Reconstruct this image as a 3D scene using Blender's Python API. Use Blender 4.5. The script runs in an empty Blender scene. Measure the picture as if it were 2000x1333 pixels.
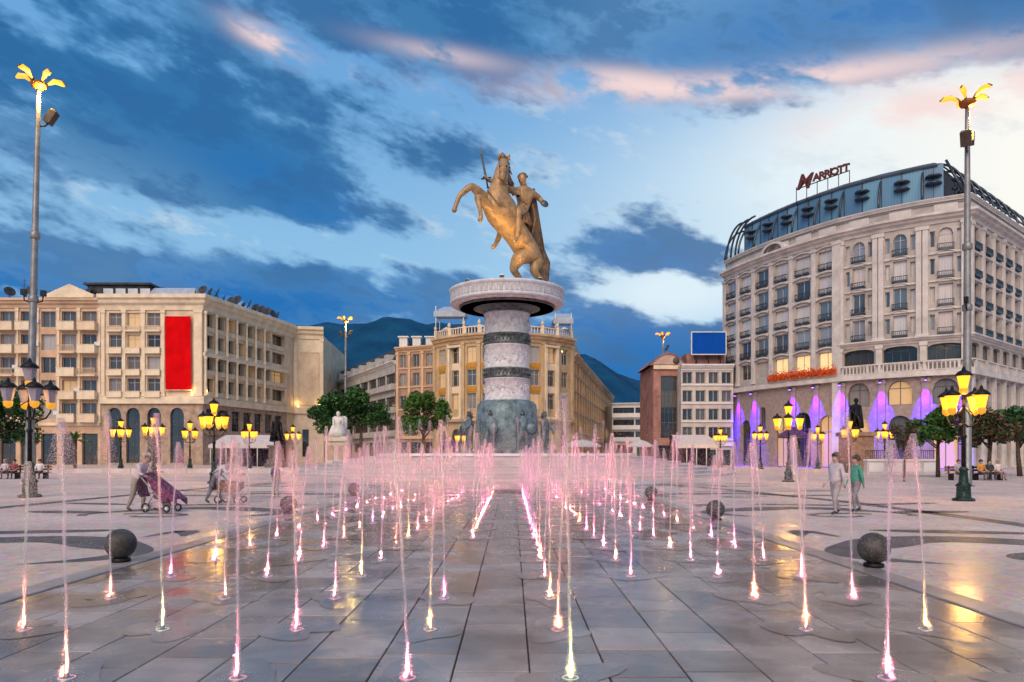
import bpy, bmesh, math, random
import numpy as np
from mathutils import Vector, Matrix
R = math.radians
random.seed(11)
sc = bpy.context.scene
COL = sc.collection

# ------------------------------------------------------------------ camera
CH = 1.7                       # eye height
FPX = 1400.0                   # focal length in photo pixels (photo is 2000 wide)
cam_d = bpy.data.cameras.new('camera')
cam = bpy.data.objects.new('camera', cam_d); COL.objects.link(cam)
cam.location = (0, 0, CH); cam.rotation_euler = (R(90), 0, 0)
cam_d.sensor_width = 36; cam_d.lens = FPX / 2000 * 36
cam_d.shift_y = 218.5 / 2000
cam_d.clip_start = 0.1; cam_d.clip_end = 30000
sc.camera = cam

# ------------------------------------------------------------------ render settings
sc.render.engine = 'CYCLES'
sc.cycles.use_denoising = True
try: sc.cycles.denoiser = 'OPENIMAGEDENOISE'
except Exception: pass
sc.cycles.use_adaptive_sampling = True; sc.cycles.adaptive_threshold = .03
sc.cycles.max_bounces = 5; sc.cycles.diffuse_bounces = 2; sc.cycles.glossy_bounces = 3
sc.cycles.transmission_bounces = 4; sc.cycles.transparent_max_bounces = 24; sc.cycles.volume_bounces = 0
sc.cycles.sample_clamp_indirect = 6.0
sc.cycles.caustics_reflective = False; sc.cycles.caustics_refractive = False
sc.view_settings.view_transform = 'Standard'; sc.view_settings.look = 'None'
sc.view_settings.gamma = 1.0; sc.view_settings.use_curve_mapping = False
sc.view_settings.exposure = 0.0

# ------------------------------------------------------------------ sky
def srgb(r, g, b):
    f = lambda c: (c/255)/12.92 if c/255 <= .04045 else ((c/255+.055)/1.055)**2.4
    return (f(r), f(g), f(b), 1)

SUN_EL, SUN_AZ = 38.0, 196.0       # degrees; azimuth measured from +Y towards +X
world = bpy.data.worlds.new('World'); sc.world = world; world.use_nodes = True
def build_sky():
    nt = world.node_tree; nt.nodes.clear()
    N, L = nt.nodes, nt.links
    def put(sock, v):
        if hasattr(v, 'is_output'): L.new(v, sock)
        else: sock.default_value = v
    def m(op, a, b=None, c=None, clamp=False):
        n = N.new('ShaderNodeMath'); n.operation = op; n.use_clamp = clamp
        put(n.inputs[0], a)
        if b is not None: put(n.inputs[1], b)
        if c is not None: put(n.inputs[2], c)
        return n.outputs[0]
    def mix(f, a, b):
        n = N.new('ShaderNodeMix'); n.data_type = 'RGBA'; n.clamp_factor = True
        put(n.inputs[0], f); put(n.inputs[6], a); put(n.inputs[7], b)
        return n.outputs[2]
    def smooth(v, lo, hi):
        n = N.new('ShaderNodeMapRange'); n.interpolation_type = 'SMOOTHSTEP'
        put(n.inputs[0], v); n.inputs[1].default_value = lo; n.inputs[2].default_value = hi
        return n.outputs[0]
    tc = N.new('ShaderNodeTexCoord')
    sep = N.new('ShaderNodeSeparateXYZ'); L.new(tc.outputs['Generated'], sep.inputs[0])
    x, y, z = sep.outputs
    az = m('MULTIPLY', m('ARCTAN2', x, y), 57.29578)
    el = m('MULTIPLY', m('ARCSINE', z), 57.29578)
    azel = N.new('ShaderNodeCombineXYZ'); L.new(az, azel.inputs[0]); L.new(el, azel.inputs[1]); azel.inputs[2].default_value = 1.0
    # cloud texture: streaks lying along the sky and dipping to the right
    def noise(scale, detail, rough, vec, off):
        ms = N.new('ShaderNodeVectorMath'); ms.operation = 'ADD'; L.new(vec, ms.inputs[0]); ms.inputs[1].default_value = off
        n = N.new('ShaderNodeTexNoise'); L.new(ms.outputs[0], n.inputs['Vector'])
        n.inputs['Scale'].default_value = scale; n.inputs['Detail'].default_value = detail
        n.inputs['Roughness'].default_value = rough; n.inputs['Distortion'].default_value = 0
        return n.outputs[0]
    tl = R(-15)     # (x, y, z) turned about the y axis, then squeezed so that clouds lie flat
    cv = N.new('ShaderNodeCombineXYZ'); L.new(m('MULTIPLY_ADD', x, math.cos(tl), m('MULTIPLY', z, math.sin(tl))), cv.inputs[0]); L.new(y, cv.inputs[1])
    L.new(m('MULTIPLY_ADD', x, -math.sin(tl)*2.5, m('MULTIPLY', z, math.cos(tl)*2.5)), cv.inputs[2])
    n1 = noise(4.4, 5, .60, cv.outputs[0], (.3, .7, .5))
    n2 = noise(11, 4, .62, cv.outputs[0], (1.1, .3, 1.9))
    n3 = noise(3.0, 0, .5, tc.outputs['Generated'], (2.4, 1.3, .1))
    def blobs(lst):
        tot = None
        for (px, py, sx, sy, rot, amp) in lst:
            a0 = math.degrees(math.atan((px-1000)/FPX)); e0 = math.degrees(math.atan((885-py)/FPX*math.cos(R(a0))))
            k = 57.3/FPX
            c, q = math.cos(R(rot)), math.sin(R(rot)); kx, ky = 1/(sx*k), 1/(sy*k)
            uv = []
            for (a_, b_) in ((c*kx, q*kx), (-q*ky, c*ky)):
                dt = N.new('ShaderNodeVectorMath'); dt.operation = 'DOT_PRODUCT'; L.new(azel.outputs[0], dt.inputs[0])
                dt.inputs[1].default_value = (a_, b_, -(a_*a0 + b_*e0)); uv.append(dt.outputs['Value'])
            sq = m('MULTIPLY_ADD', uv[0], uv[0], m('MULTIPLY', uv[1], uv[1]))
            tot = m('MULTIPLY_ADD', m('POWER', .367879, sq), amp, 0.0 if tot is None else tot)
        return tot
    cover = blobs([
        (150, 130, 500, 190, -10, .16), (600, 360, 280, 80, -20, .30), (330, 330, 260, 60, -15, .14),
        (380, 570, 700, 70, -3, .50), (840, 545, 200, 36, 0, .25), (640, 60, 260, 60, -8, .10),
        (1700, 45, 560, 105, -3, .85), (1280, 490, 150, 44, -3, .62), (1330, 402, 150, 26, -3, .36), (1230, 700, 220, 70, -5, .45), (1130, 600, 110, 22, -5, .15),
        (1020, 235, 230, 80, -12, -.34), (960, 470, 120, 60, 0, -.22), (1560, 320, 420, 110, 4, -.75), (280, 412, 240, 26, -12, -.34), (620, 470, 300, 26, -5, -.42),
        (1320, 590, 180, 44, -4, -.36), (860, 410, 150, 36, -14, -.20), (1900, 470, 300, 200, 0, -.6)])
    glow = blobs([(1650, 310, 460, 180, 6, 1.0), (1300, 580, 200, 75, 0, .85), (1900, 430, 260, 180, 0, .8)])
    pinkb = blobs([(1480, 166, 400, 22, -3, 1.0), (1880, 190, 220, 30, 0, .9), (520, 78, 62, 18, -14, 1.0), (870, 108, 130, 16, -6, .55), (1200, 150, 110, 18, -6, .6)])
    dark = blobs([(400, 590, 850, 85, 0, 1.0), (600, 385, 260, 60, -20, .7), (1280, 495, 170, 45, -3, .85), (1240, 700, 260, 80, 0, .95), (1650, 40, 420, 75, 0, .85)])
    # clear sky: pale blue, whiter low down and towards the afterglow; physical sky mixed in
    nis = N.new('ShaderNodeTexSky'); nis.sky_type = 'NISHITA'; nis.sun_disc = False
    nis.sun_elevation = R(SUN_EL); nis.sun_rotation = R(SUN_AZ)
    sky0 = mix(smooth(el, 2, 40), srgb(160, 210, 242), srgb(84, 156, 222))
    nsc = N.new('ShaderNodeVectorMath'); nsc.operation = 'SCALE'; L.new(nis.outputs[0], nsc.inputs[0]); nsc.inputs[3].default_value = .08
    sky0 = mix(.12, sky0, nsc.outputs[0])
    clear = mix(m('MULTIPLY', glow, .92, clamp=True), sky0, mix(smooth(az, 14, 40), srgb(222, 240, 250), (1.0, .97, .90, 1)))
    # clouds
    dens = m('ADD', m('MULTIPLY_ADD', n1, 1.75, m('MULTIPLY_ADD', n2, 1.25, -1.0)), cover)
    mask = smooth(dens, .34, .72)
    ccol = mix(smooth(n3, .35, .65), srgb(46, 112, 166), srgb(112, 160, 202))
    ccol = mix(m('MULTIPLY', smooth(n2, .44, .60), .6), ccol, srgb(34, 92, 150))
    ccol = mix(m('MULTIPLY', dark, smooth(n2, .70, .38)), ccol, srgb(0, 104, 180))
    ccol = mix(m('MULTIPLY', glow, .18, clamp=True), ccol, srgb(150, 170, 200))
    wisp = m('MULTIPLY', smooth(n2, .50, .66), smooth(dens, .62, .3))
    clear = mix(m('MULTIPLY', wisp, .5), clear, srgb(214, 226, 234))
    skyc = mix(m('MULTIPLY', mask, .94), clear, ccol)
    pk = m('MULTIPLY', m('MULTIPLY', pinkb, smooth(n2, .34, .56)), 1.0, clamp=True)
    skyc = mix(pk, skyc, srgb(250, 222, 218))
    skyc = mix(smooth(el, -2, -14), skyc, srgb(120, 128, 140))
    bg = N.new('ShaderNodeBackground'); L.new(skyc, bg.inputs[0]); bg.inputs[1].default_value = 1.0
    out = N.new('ShaderNodeOutputWorld'); L.new(bg.outputs[0], out.inputs[0])
build_sky()
world.cycles.sampling_method = 'NONE'

# ------------------------------------------------------------------ sun: the wide soft light of the dusk sky
sd = bpy.data.lights.new('sun', 'SUN'); sd.energy = 3.0; sd.angle = R(50); sd.color = (1.0, .75, .54)
sun = bpy.data.objects.new('sun', sd); COL.objects.link(sun)
dv = Vector((math.sin(R(SUN_AZ))*math.cos(R(SUN_EL)), math.cos(R(SUN_AZ))*math.cos(R(SUN_EL)), math.sin(R(SUN_EL))))
sun.rotation_euler = dv.to_track_quat('Z', 'Y').to_euler()

# ------------------------------------------------------------------ helpers
def px(x, Y): return (x - 1000) / FPX * Y
def hz(y, Y): return CH + (885 - y) * Y / FPX

class MB:
    """collects faces; build() links them as one mesh object"""
    def __init__(s): s.v = []; s.f = []; s.m = []; s.M = None; s.mi = 0; s.sm = []
    def pt(s, p):
        p = Vector(p)
        if s.M is not None: p = s.M @ p
        s.v.append(p); return len(s.v) - 1
    def face(s, idx, smooth=False): s.f.append(tuple(idx)); s.m.append(s.mi); s.sm.append(smooth)
    def poly(s, pts): s.face([s.pt(p) for p in pts])
    def box(s, x0, x1, y0, y1, z0, z1):
        i = [s.pt(p) for p in ((x0,y0,z0),(x1,y0,z0),(x1,y1,z0),(x0,y1,z0),(x0,y0,z1),(x1,y0,z1),(x1,y1,z1),(x0,y1,z1))]
        for a in ((0,3,2,1),(4,5,6,7),(0,1,5,4),(1,2,6,5),(2,3,7,6),(3,0,4,7)): s.face([i[k] for k in a])
    def cbox(s, cx, cy, cz, w, d, h): s.box(cx-w/2, cx+w/2, cy-d/2, cy+d/2, cz-h/2, cz+h/2)
    def bevbox(s, x0, x1, y0, y1, z0, z1, b):
        lo = [s.pt(p) for p in ((x0,y0,z0),(x1,y0,z0),(x1,y1,z0),(x0,y1,z0))]
        mi = [s.pt(p) for p in ((x0,y0,z1-b),(x1,y0,z1-b),(x1,y1,z1-b),(x0,y1,z1-b))]
        hi = [s.pt(p) for p in ((x0+b,y0+b,z1),(x1-b,y0+b,z1),(x1-b,y1-b,z1),(x0+b,y1-b,z1))]
        for A, B in ((lo, mi), (mi, hi)):
            for k in range(4): s.face((A[k], A[(k+1)%4], B[(k+1)%4], B[k]))
        s.face(hi); s.face(lo[::-1])
    def tube(s, pts, rad, n=8, cap=True, smooth=True):
        pts = [Vector(p) for p in pts]
        if not hasattr(rad, '__len__'): rad = [rad]*len(pts)
        rings = []; prev = None
        for k, p in enumerate(pts):
            d = (pts[min(k+1, len(pts)-1)] - pts[max(k-1, 0)])
            d = d.normalized() if d.length > 1e-9 else Vector((0,0,1))
            if prev is None:
                a = d.orthogonal().normalized()
            else:
                a = (prev - d*prev.dot(d))
                a = a.normalized() if a.length > 1e-6 else d.orthogonal().normalized()
            prev = a; b = d.cross(a)
            rings.append([s.pt(p + (a*math.cos(2*math.pi*j/n) + b*math.sin(2*math.pi*j/n))*rad[k]) for j in range(n)])
        for A, B in zip(rings, rings[1:]):
            for j in range(n): s.face((A[j], A[(j+1)%n], B[(j+1)%n], B[j]), smooth)
        if cap: s.face(rings[0][::-1]); s.face(rings[-1])
    def lathe(s, prof, n=16, c=(0,0), a0=0.0, a1=2*math.pi, smooth=True, z=0.0):
        full = abs(a1-a0-2*math.pi) < 1e-6; cnt = n if full else n+1
        rings = []
        for (r, h) in prof:
            rings.append([s.pt((c[0]+r*math.cos(a0+(a1-a0)*j/n), c[1]+r*math.sin(a0+(a1-a0)*j/n), z+h)) for j in range(cnt)])
        for A, B in zip(rings, rings[1:]):
            for j in range(n):
                k = (j+1) % cnt
                s.face((A[j], A[k], B[k], B[j]), smooth)
        if full:
            if prof[0][0] > 1e-5: s.face(rings[0][::-1])
            if prof[-1][0] > 1e-5: s.face(rings[-1])
    def ball(s, c, r, n=10, m=6, sz=1.0):
        s.lathe([(max(r*math.sin(math.pi*k/m), 1e-6), -r*sz*math.cos(math.pi*k/m)) for k in range(m+1)], n, (c[0], c[1]), z=c[2])
    def prism(s, poly, z0, z1):
        lo = [s.pt((p[0], p[1], z0)) for p in poly]; hi = [s.pt((p[0], p[1], z1)) for p in poly]
        n = len(poly)
        for k in range(n): s.face((lo[k], lo[(k+1)%n], hi[(k+1)%n], hi[k]))
        s.face(hi); s.face(lo[::-1])
    def mesh(s, name, mats):
        me = bpy.data.meshes.new(name)
        me.from_pydata([tuple(v) for v in s.v], [], s.f)
        if not isinstance(mats, (list, tuple)): mats = [mats]
        for mt in mats: me.materials.append(mt)
        me.polygons.foreach_set('material_index', s.m)
        me.polygons.foreach_set('use_smooth', s.sm)
        me.update()
        return me
    def build(s, name, mats, parent=None, loc=(0,0,0), rz=0.0):
        return link(name, s.mesh(name, mats), parent, loc, rz)

def link(name, data, parent=None, loc=(0,0,0), rz=0.0):
    o = bpy.data.objects.new(name, data); COL.objects.link(o)
    o.location = loc; o.rotation_euler = (0, 0, rz)
    if parent is not None: o.parent = parent
    return o
def tag(o, label=None, cat=None, group=None, kind=None):
    if label: o['label'] = label
    if cat: o['category'] = cat
    if group: o['group'] = group
    if kind: o['kind'] = kind
    return o
def thing(name, label, cat, loc=(0,0,0), rz=0.0, group=None):
    o = bpy.data.objects.new(name, None); COL.objects.link(o); o.empty_display_size = .2
    o.location = loc; o.rotation_euler = (0, 0, rz)
    return tag(o, label, cat, group)
def copy_tree(o, parent=None):
    c = o.copy(); COL.objects.link(c)
    if parent is not None: c.parent = parent
    for ch in o.children: copy_tree(ch, c)
    return c
ORD = ['first','second','third','fourth','fifth','sixth','seventh','eighth','ninth','tenth','eleventh','twelfth','thirteenth','fourteenth','fifteenth','sixteenth','seventeenth','eighteenth','nineteenth','twentieth']

# ------------------------------------------------------------------ materials
MATS = {}
def mat(name, col, rough=.7, var=.12, scale=3.0, bump=0.0, bscale=None, metal=0.0, spec=.22, col2=None, objvar=0.0, coat=0.0, stretch=None, detail=5.0):
    if name in MATS: return MATS[name]
    mt = bpy.data.materials.new(name); mt.use_nodes = True; MATS[name] = mt
    nt = mt.node_tree; N, L = nt.nodes, nt.links
    b = N['Principled BSDF']
    b.inputs['Roughness'].default_value = rough; b.inputs['Metallic'].default_value = metal
    b.inputs['Specular IOR Level'].default_value = spec; b.inputs['Coat Weight'].default_value = coat
    tc = N.new('ShaderNodeTexCoord'); vec = tc.outputs['Object']
    if stretch:
        mp = N.new('ShaderNodeMapping'); mp.inputs['Scale'].default_value = stretch; L.new(vec, mp.inputs[0]); vec = mp.outputs[0]
    n = N.new('ShaderNodeTexNoise'); L.new(vec, n.inputs['Vector'])
    n.inputs['Scale'].default_value = scale; n.inputs['Detail'].default_value = detail; n.inputs['Roughness'].default_value = .6
    cr = N.new('ShaderNodeValToRGB')
    c = list(col)[:3]; c2 = list(col2)[:3] if col2 else [x*(1-2*var) for x in c]; c1 = [min(1, x*(1+var)) for x in c] if not col2 else c
    cr.color_ramp.elements[0].position = .32; cr.color_ramp.elements[1].position = .68
    cr.color_ramp.elements[0].color = (*c2, 1); cr.color_ramp.elements[1].color = (*c1, 1)
    L.new(n.outputs[0], cr.inputs[0]); colo = cr.outputs[0]
    if objvar:
        oi = N.new('ShaderNodeObjectInfo'); hs = N.new('ShaderNodeHueSaturation'); mr = N.new('ShaderNodeMapRange')
        L.new(oi.outputs['Random'], mr.inputs[0]); mr.inputs[3].default_value = 1-objvar; mr.inputs[4].default_value = 1+objvar
        L.new(mr.outputs[0], hs.inputs['Value']); L.new(colo, hs.inputs['Color']); colo = hs.outputs[0]
    L.new(colo, b.inputs['Base Color'])
    if bump:
        bn = N.new('ShaderNodeTexNoise'); L.new(vec, bn.inputs['Vector']); bn.inputs['Scale'].default_value = bscale or scale*4; bn.inputs['Detail'].default_value = 4
        bp = N.new('ShaderNodeBump'); bp.inputs['Strength'].default_value = bump; bp.inputs['Distance'].default_value = .02
        L.new(bn.outputs[0], bp.inputs['Height']); L.new(bp.outputs[0], b.inputs['Normal'])
    return mt
def emit(name, col, strength, base=(.8,.8,.8)):
    if name in MATS: return MATS[name]
    mt = bpy.data.materials.new(name); mt.use_nodes = True; MATS[name] = mt
    b = mt.node_tree.nodes['Principled BSDF']
    b.inputs['Base Color'].default_value = (*base, 1); b.inputs['Roughness'].default_value = .4
    b.inputs['Emission Color'].default_value = (*col[:3], 1); b.inputs['Emission Strength'].default_value = strength
    return mt
def glass_pane(name, cols, rough=.08):
    """window pane: glossy glass over whatever hangs behind it, different from window to window"""
    if name in MATS: return MATS[name]
    mt = bpy.data.materials.new(name); mt.use_nodes = True; MATS[name] = mt
    N, L = mt.node_tree.nodes, mt.node_tree.links; b = N['Principled BSDF']
    oi = N.new('ShaderNodeObjectInfo'); cr = N.new('ShaderNodeValToRGB'); cr.color_ramp.interpolation = 'CONSTANT'
    while len(cr.color_ramp.elements) < len(cols): cr.color_ramp.elements.new(.5)
    for k, c in enumerate(cols): cr.color_ramp.elements[k].position = k/len(cols); cr.color_ramp.elements[k].color = (*c, 1)
    L.new(oi.outputs['Random'], cr.inputs[0])
    tc = N.new('ShaderNodeTexCoord'); w = N.new('ShaderNodeTexWave'); w.inputs['Scale'].default_value = 2.2; w.inputs['Distortion'].default_value = 2.5
    L.new(tc.outputs['Object'], w.inputs['Vector'])
    mx = N.new('ShaderNodeMix'); mx.data_type = 'RGBA'; mx.blend_type = 'MULTIPLY'; mx.inputs[0].default_value = .35
    L.new(cr.outputs[0], mx.inputs[6]); L.new(w.outputs[0], mx.inputs[7]); L.new(mx.outputs[2], b.inputs['Base Color'])
    b.inputs['Roughness'].default_value = rough; b.inputs['Specular IOR Level'].default_value = .8; b.inputs['Coat Weight'].default_value = .6; b.inputs['Coat Roughness'].default_value = .03
    return mt

# ------------------------------------------------------------------ facade tools
# a facade runs from A to B (left to right seen from outside); local x along it, z up, outside is local -y
def frame_of(A, B):
    A, B = Vector((A[0], A[1], 0)), Vector((B[0], B[1], 0)); d = B - A
    return A, d.normalized(), d.length, math.atan2(d.y, d.x)
def arch_top(u, u0, u1, vt, rise):
    if rise <= 0: return vt
    t = (u - (u0+u1)/2) / ((u1-u0)/2); t = max(-1, min(1, t))
    return vt - rise + rise*math.sqrt(max(0, 1 - t*t))
def facade_mesh(mb, Lg, rows, depth=.35):
    """rows: (z0, z1, [ (u0,u1,vb,vt,rise) ... ]) stacked bands with openings"""
    for (z0, z1, ops) in rows:
        u = 0.0
        q = lambda a, b, c, d: mb.poly([(a, 0, c), (b, 0, c), (b, 0, d), (a, 0, d)]) if b-a > 1e-4 and d-c > 1e-4 else None
        for (u0, u1, vb, vt, rise) in sorted(ops):
            q(u, u0, z0, z1); q(u0, u1, z0, vb)
            n = 10 if rise > 0 else 1
            us = [u0 + (u1-u0)*k/n for k in range(n+1)]
            for a, b in zip(us, us[1:]):
                ta, tb = arch_top(a, u0, u1, vt, rise), arch_top(b, u0, u1, vt, rise)
                mb.poly([(a, 0, ta), (b, 0, tb), (b, 0, z1), (a, 0, z1)])
                mb.poly([(a, 0, ta), (a, depth, ta), (b, depth, tb), (b, 0, tb)])
            mb.poly([(u0, 0, vb), (u1, 0, vb), (u1, depth, vb), (u0, depth, vb)])
            mb.poly([(u0, 0, vb), (u0, depth, vb), (u0, depth, vt-rise), (u0, 0, vt-rise)])
            mb.poly([(u1, 0, vb), (u1, 0, vt-rise), (u1, depth, vt-rise), (u1, depth, vb)])
            u = u1
        q(u, Lg, z0, z1)
WCACHE = {}
def window_meshes(w, h, rise, kind, fm, pm):
    key = (round(w, 2), round(h, 2), round(rise, 2), kind, fm.name, pm.name)
    if key in WCACHE: return WCACHE[key]
    t, d = .07, .07
    f = MB()
    f.box(-w/2, -w/2+t, 0, d, 0, h-rise); f.box(w/2-t, w/2, 0, d, 0, h-rise); f.box(-w/2+t, w/2-t, 0, d, 0, t)
    n = 10 if rise > 0 else 1
    us = [-w/2 + w*k/n for k in range(n+1)]
    for a, b in zip(us, us[1:]):
        ta, tb = arch_top(a, -w/2, w/2, h, rise), arch_top(b, -w/2, w/2, h, rise)
        f.poly([(a, 0, ta-t), (b, 0, tb-t), (b, 0, tb), (a, 0, ta)]); f.poly([(a, 0, ta-t), (a, d, ta-t), (b, d, tb-t), (b, 0, tb-t)])
    if kind in ('two', 'cross', 'four'):
        f.box(-t/2, t/2, -.005, d-.01, t, h-t)
    if kind == 'four':
        for uu in (-w/4, w/4): f.box(uu-t/2, uu+t/2, -.005, d-.01, t, h-t)
    if kind in ('cross', 'top', 'four') or rise > 0:
        f.box(-w/2+t, w/2-t, -.002, d-.015, h*.68, h*.68+t*.8)
    p = MB()
    pts = [(-w/2+.02, d*.6, .02), (w/2-.02, d*.6, .02)]
    top = [(u, d*.6, arch_top(u, -w/2, w/2, h, rise)-.02) for u in reversed(us)]
    p.poly(pts + top)
    WCACHE[key] = (f.mesh('window', fm), p.mesh('pane', pm)); return WCACHE[key]
def windows(root, A, B, ops, kind, fm, pm, depth=.35, zoff=0.0):
    A, d, Lg, rz = frame_of(A, B); nrm = Vector((-d.y, d.x, 0))
    base = root.location
    for (u0, u1, vb, vt, rise) in ops:
        p = A + d*((u0+u1)/2) + nrm*(depth*.62) - base
        pmm = pm(u0, vb) if callable(pm) else pm
        fme, pme = window_meshes(u1-u0, vt-vb, rise, kind, fm, pmm)
        w = link('window', fme, root, (p.x, p.y, vb - base.z), rz)
        link('pane', pme, w)
def wall(root, A, B, rows, m, depth=.35, name='wall'):
    A, d, Lg, rz = frame_of(A, B); mb = MB(); facade_mesh(mb, Lg, rows, depth)
    return mb.build(name, m, root, A - root.location, rz)
def sweep(mb, poly, prof, closed=False, base=(0,0,0)):
    """profile of (out, z) swept along plan polyline (left to right seen from outside)"""
    P = [Vector((p[0]-base[0], p[1]-base[1])) for p in poly]; n = len(P); offs = []
    for k in range(n):
        ds = []
        if closed or k > 0: ds.append((P[k] - P[k-1]).normalized())
        if closed or k < n-1: ds.append((P[(k+1) % n] - P[k]).normalized())
        ns = [Vector((d.y, -d.x)) for d in ds]; a = sum(ns, Vector((0, 0)))
        a.normalize(); offs.append(a / max(.35, a.dot(ns[0])))
    rings = [[mb.pt((P[k].x + offs[k].x*o, P[k].y + offs[k].y*o, z)) for (o, z) in prof] for k in range(n)]
    m = len(prof)
    pairs = list(zip(range(n), range(1, n))) + ([(n-1, 0)] if closed else [])
    for a, b in pairs:
        for j in range(m): mb.face((rings[a][j], rings[b][j], rings[b][(j+1) % m], rings[a][(j+1) % m]))
    if not closed: mb.face(rings[0]); mb.face(rings[-1][::-1])
def cornice(root, poly, z, h, out, m, name='cornice'):
    mb = MB()
    pr = [(-.2, z), (out*.15, z), (out*.25, z+h*.3), (out*.6, z+h*.45), (out*.7, z+h*.65), (out, z+h*.75), (out, z+h), (-.2, z+h)]
    sweep(mb, poly, pr, base=root.location)
    return mb.build(name, m, root)
def band(root, poly, z0, z1, out, m, name='band', inn=.1):
    mb = MB(); sweep(mb, poly, [(-inn, z0), (out, z0), (out, z1), (-inn, z1)], base=root.location)
    return mb.build(name, m, root)
def balustrade(root, poly, z, h, m, step=.5, out=.0, bw=.09):
    mb = MB(); base = root.location
    sweep(mb, poly, [(out-.1, z), (out+.1, z), (out+.1, z+.12), (out-.1, z+.12)], base=base)
    sweep(mb, poly, [(out-.12, z+h-.14), (out+.12, z+h-.14), (out+.12, z+h), (out-.12, z+h)], base=base)
    for A, B in zip(poly, poly[1:]):
        A_, d, Lg, rz = frame_of(A, B); nrm = Vector((d.y, -d.x, 0)); n = max(1, int(Lg/step))
        for k in range(n):
            c = A_ + d*(Lg*(k+.5)/n) + nrm*out - base
            w = bw*1.9 if k % 8 == 0 else bw
            mb.M = Matrix.Translation((c.x, c.y, 0)) @ Matrix.Rotation(rz, 4, 'Z')
            mb.box(-w/2, w/2, -w/2, w/2, z+.1, z+h-.1); mb.M = None
    return tag(mb.build('balustrade', m, root), kind='stuff')
def body(root, poly, z0, z1, m, skip=(), roof=None, zr=None, name='roof'):
    """plain rear walls and the roof slab closing a building; poly in the same sense as the facades"""
    mb = MB(); b = root.location; n = len(poly)
    for k in range(n):
        if k in skip: continue
        A, B = poly[k], poly[(k+1) % n]
        mb.poly([(A[0]-b.x, A[1]-b.y, z0), (B[0]-b.x, B[1]-b.y, z0), (B[0]-b.x, B[1]-b.y, z1), (A[0]-b.x, A[1]-b.y, z1)])
    o = mb.build('rear_wall', m, root)
    r = MB(); zr = z1 if zr is None else zr
    r.poly([(p[0]-b.x, p[1]-b.y, zr) for p in poly])
    r.build(name, roof or m, root)
    return o
def pilaster(root, A, B, u, z0, z1, w, out, m, round_=False, name='pilaster'):
    A_, d, Lg, rz = frame_of(A, B); c = A_ + d*u - root.location
    mb = MB()
    if round_:
        mb.lathe([(w*.62, 0), (w*.62, .25), (w*.5, .35), (w*.46, (z1-z0)*.5), (w*.42, z1-z0-.45), (w*.6, z1-z0-.3), (w*.6, z1-z0)], 12, (0, -out))
    else:
        mb.box(-w/2-.06, w/2+.06, -out-.06, .1, 0, .3); mb.box(-w/2, w/2, -out, .1, .3, z1-z0-.4); mb.box(-w/2-.08, w/2+.08, -out-.08, .1, z1-z0-.4, z1-z0)
    return mb.build(name, m, root, (c.x, c.y, z0), rz)
def on_wall(A, B, u, out, root):
    A_, d, Lg, rz = frame_of(A, B); nrm = Vector((d.y, -d.x, 0)); return A_ + d*u + nrm*out - root.location, rz
def point_light(name, parent, loc, col, power, size=.1):
    ld = bpy.data.lights.get(name) or bpy.data.lights.new(name, 'POINT')
    ld.energy = power; ld.color = col; ld.shadow_soft_size = size
    return link(name, ld, parent, loc)
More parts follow.
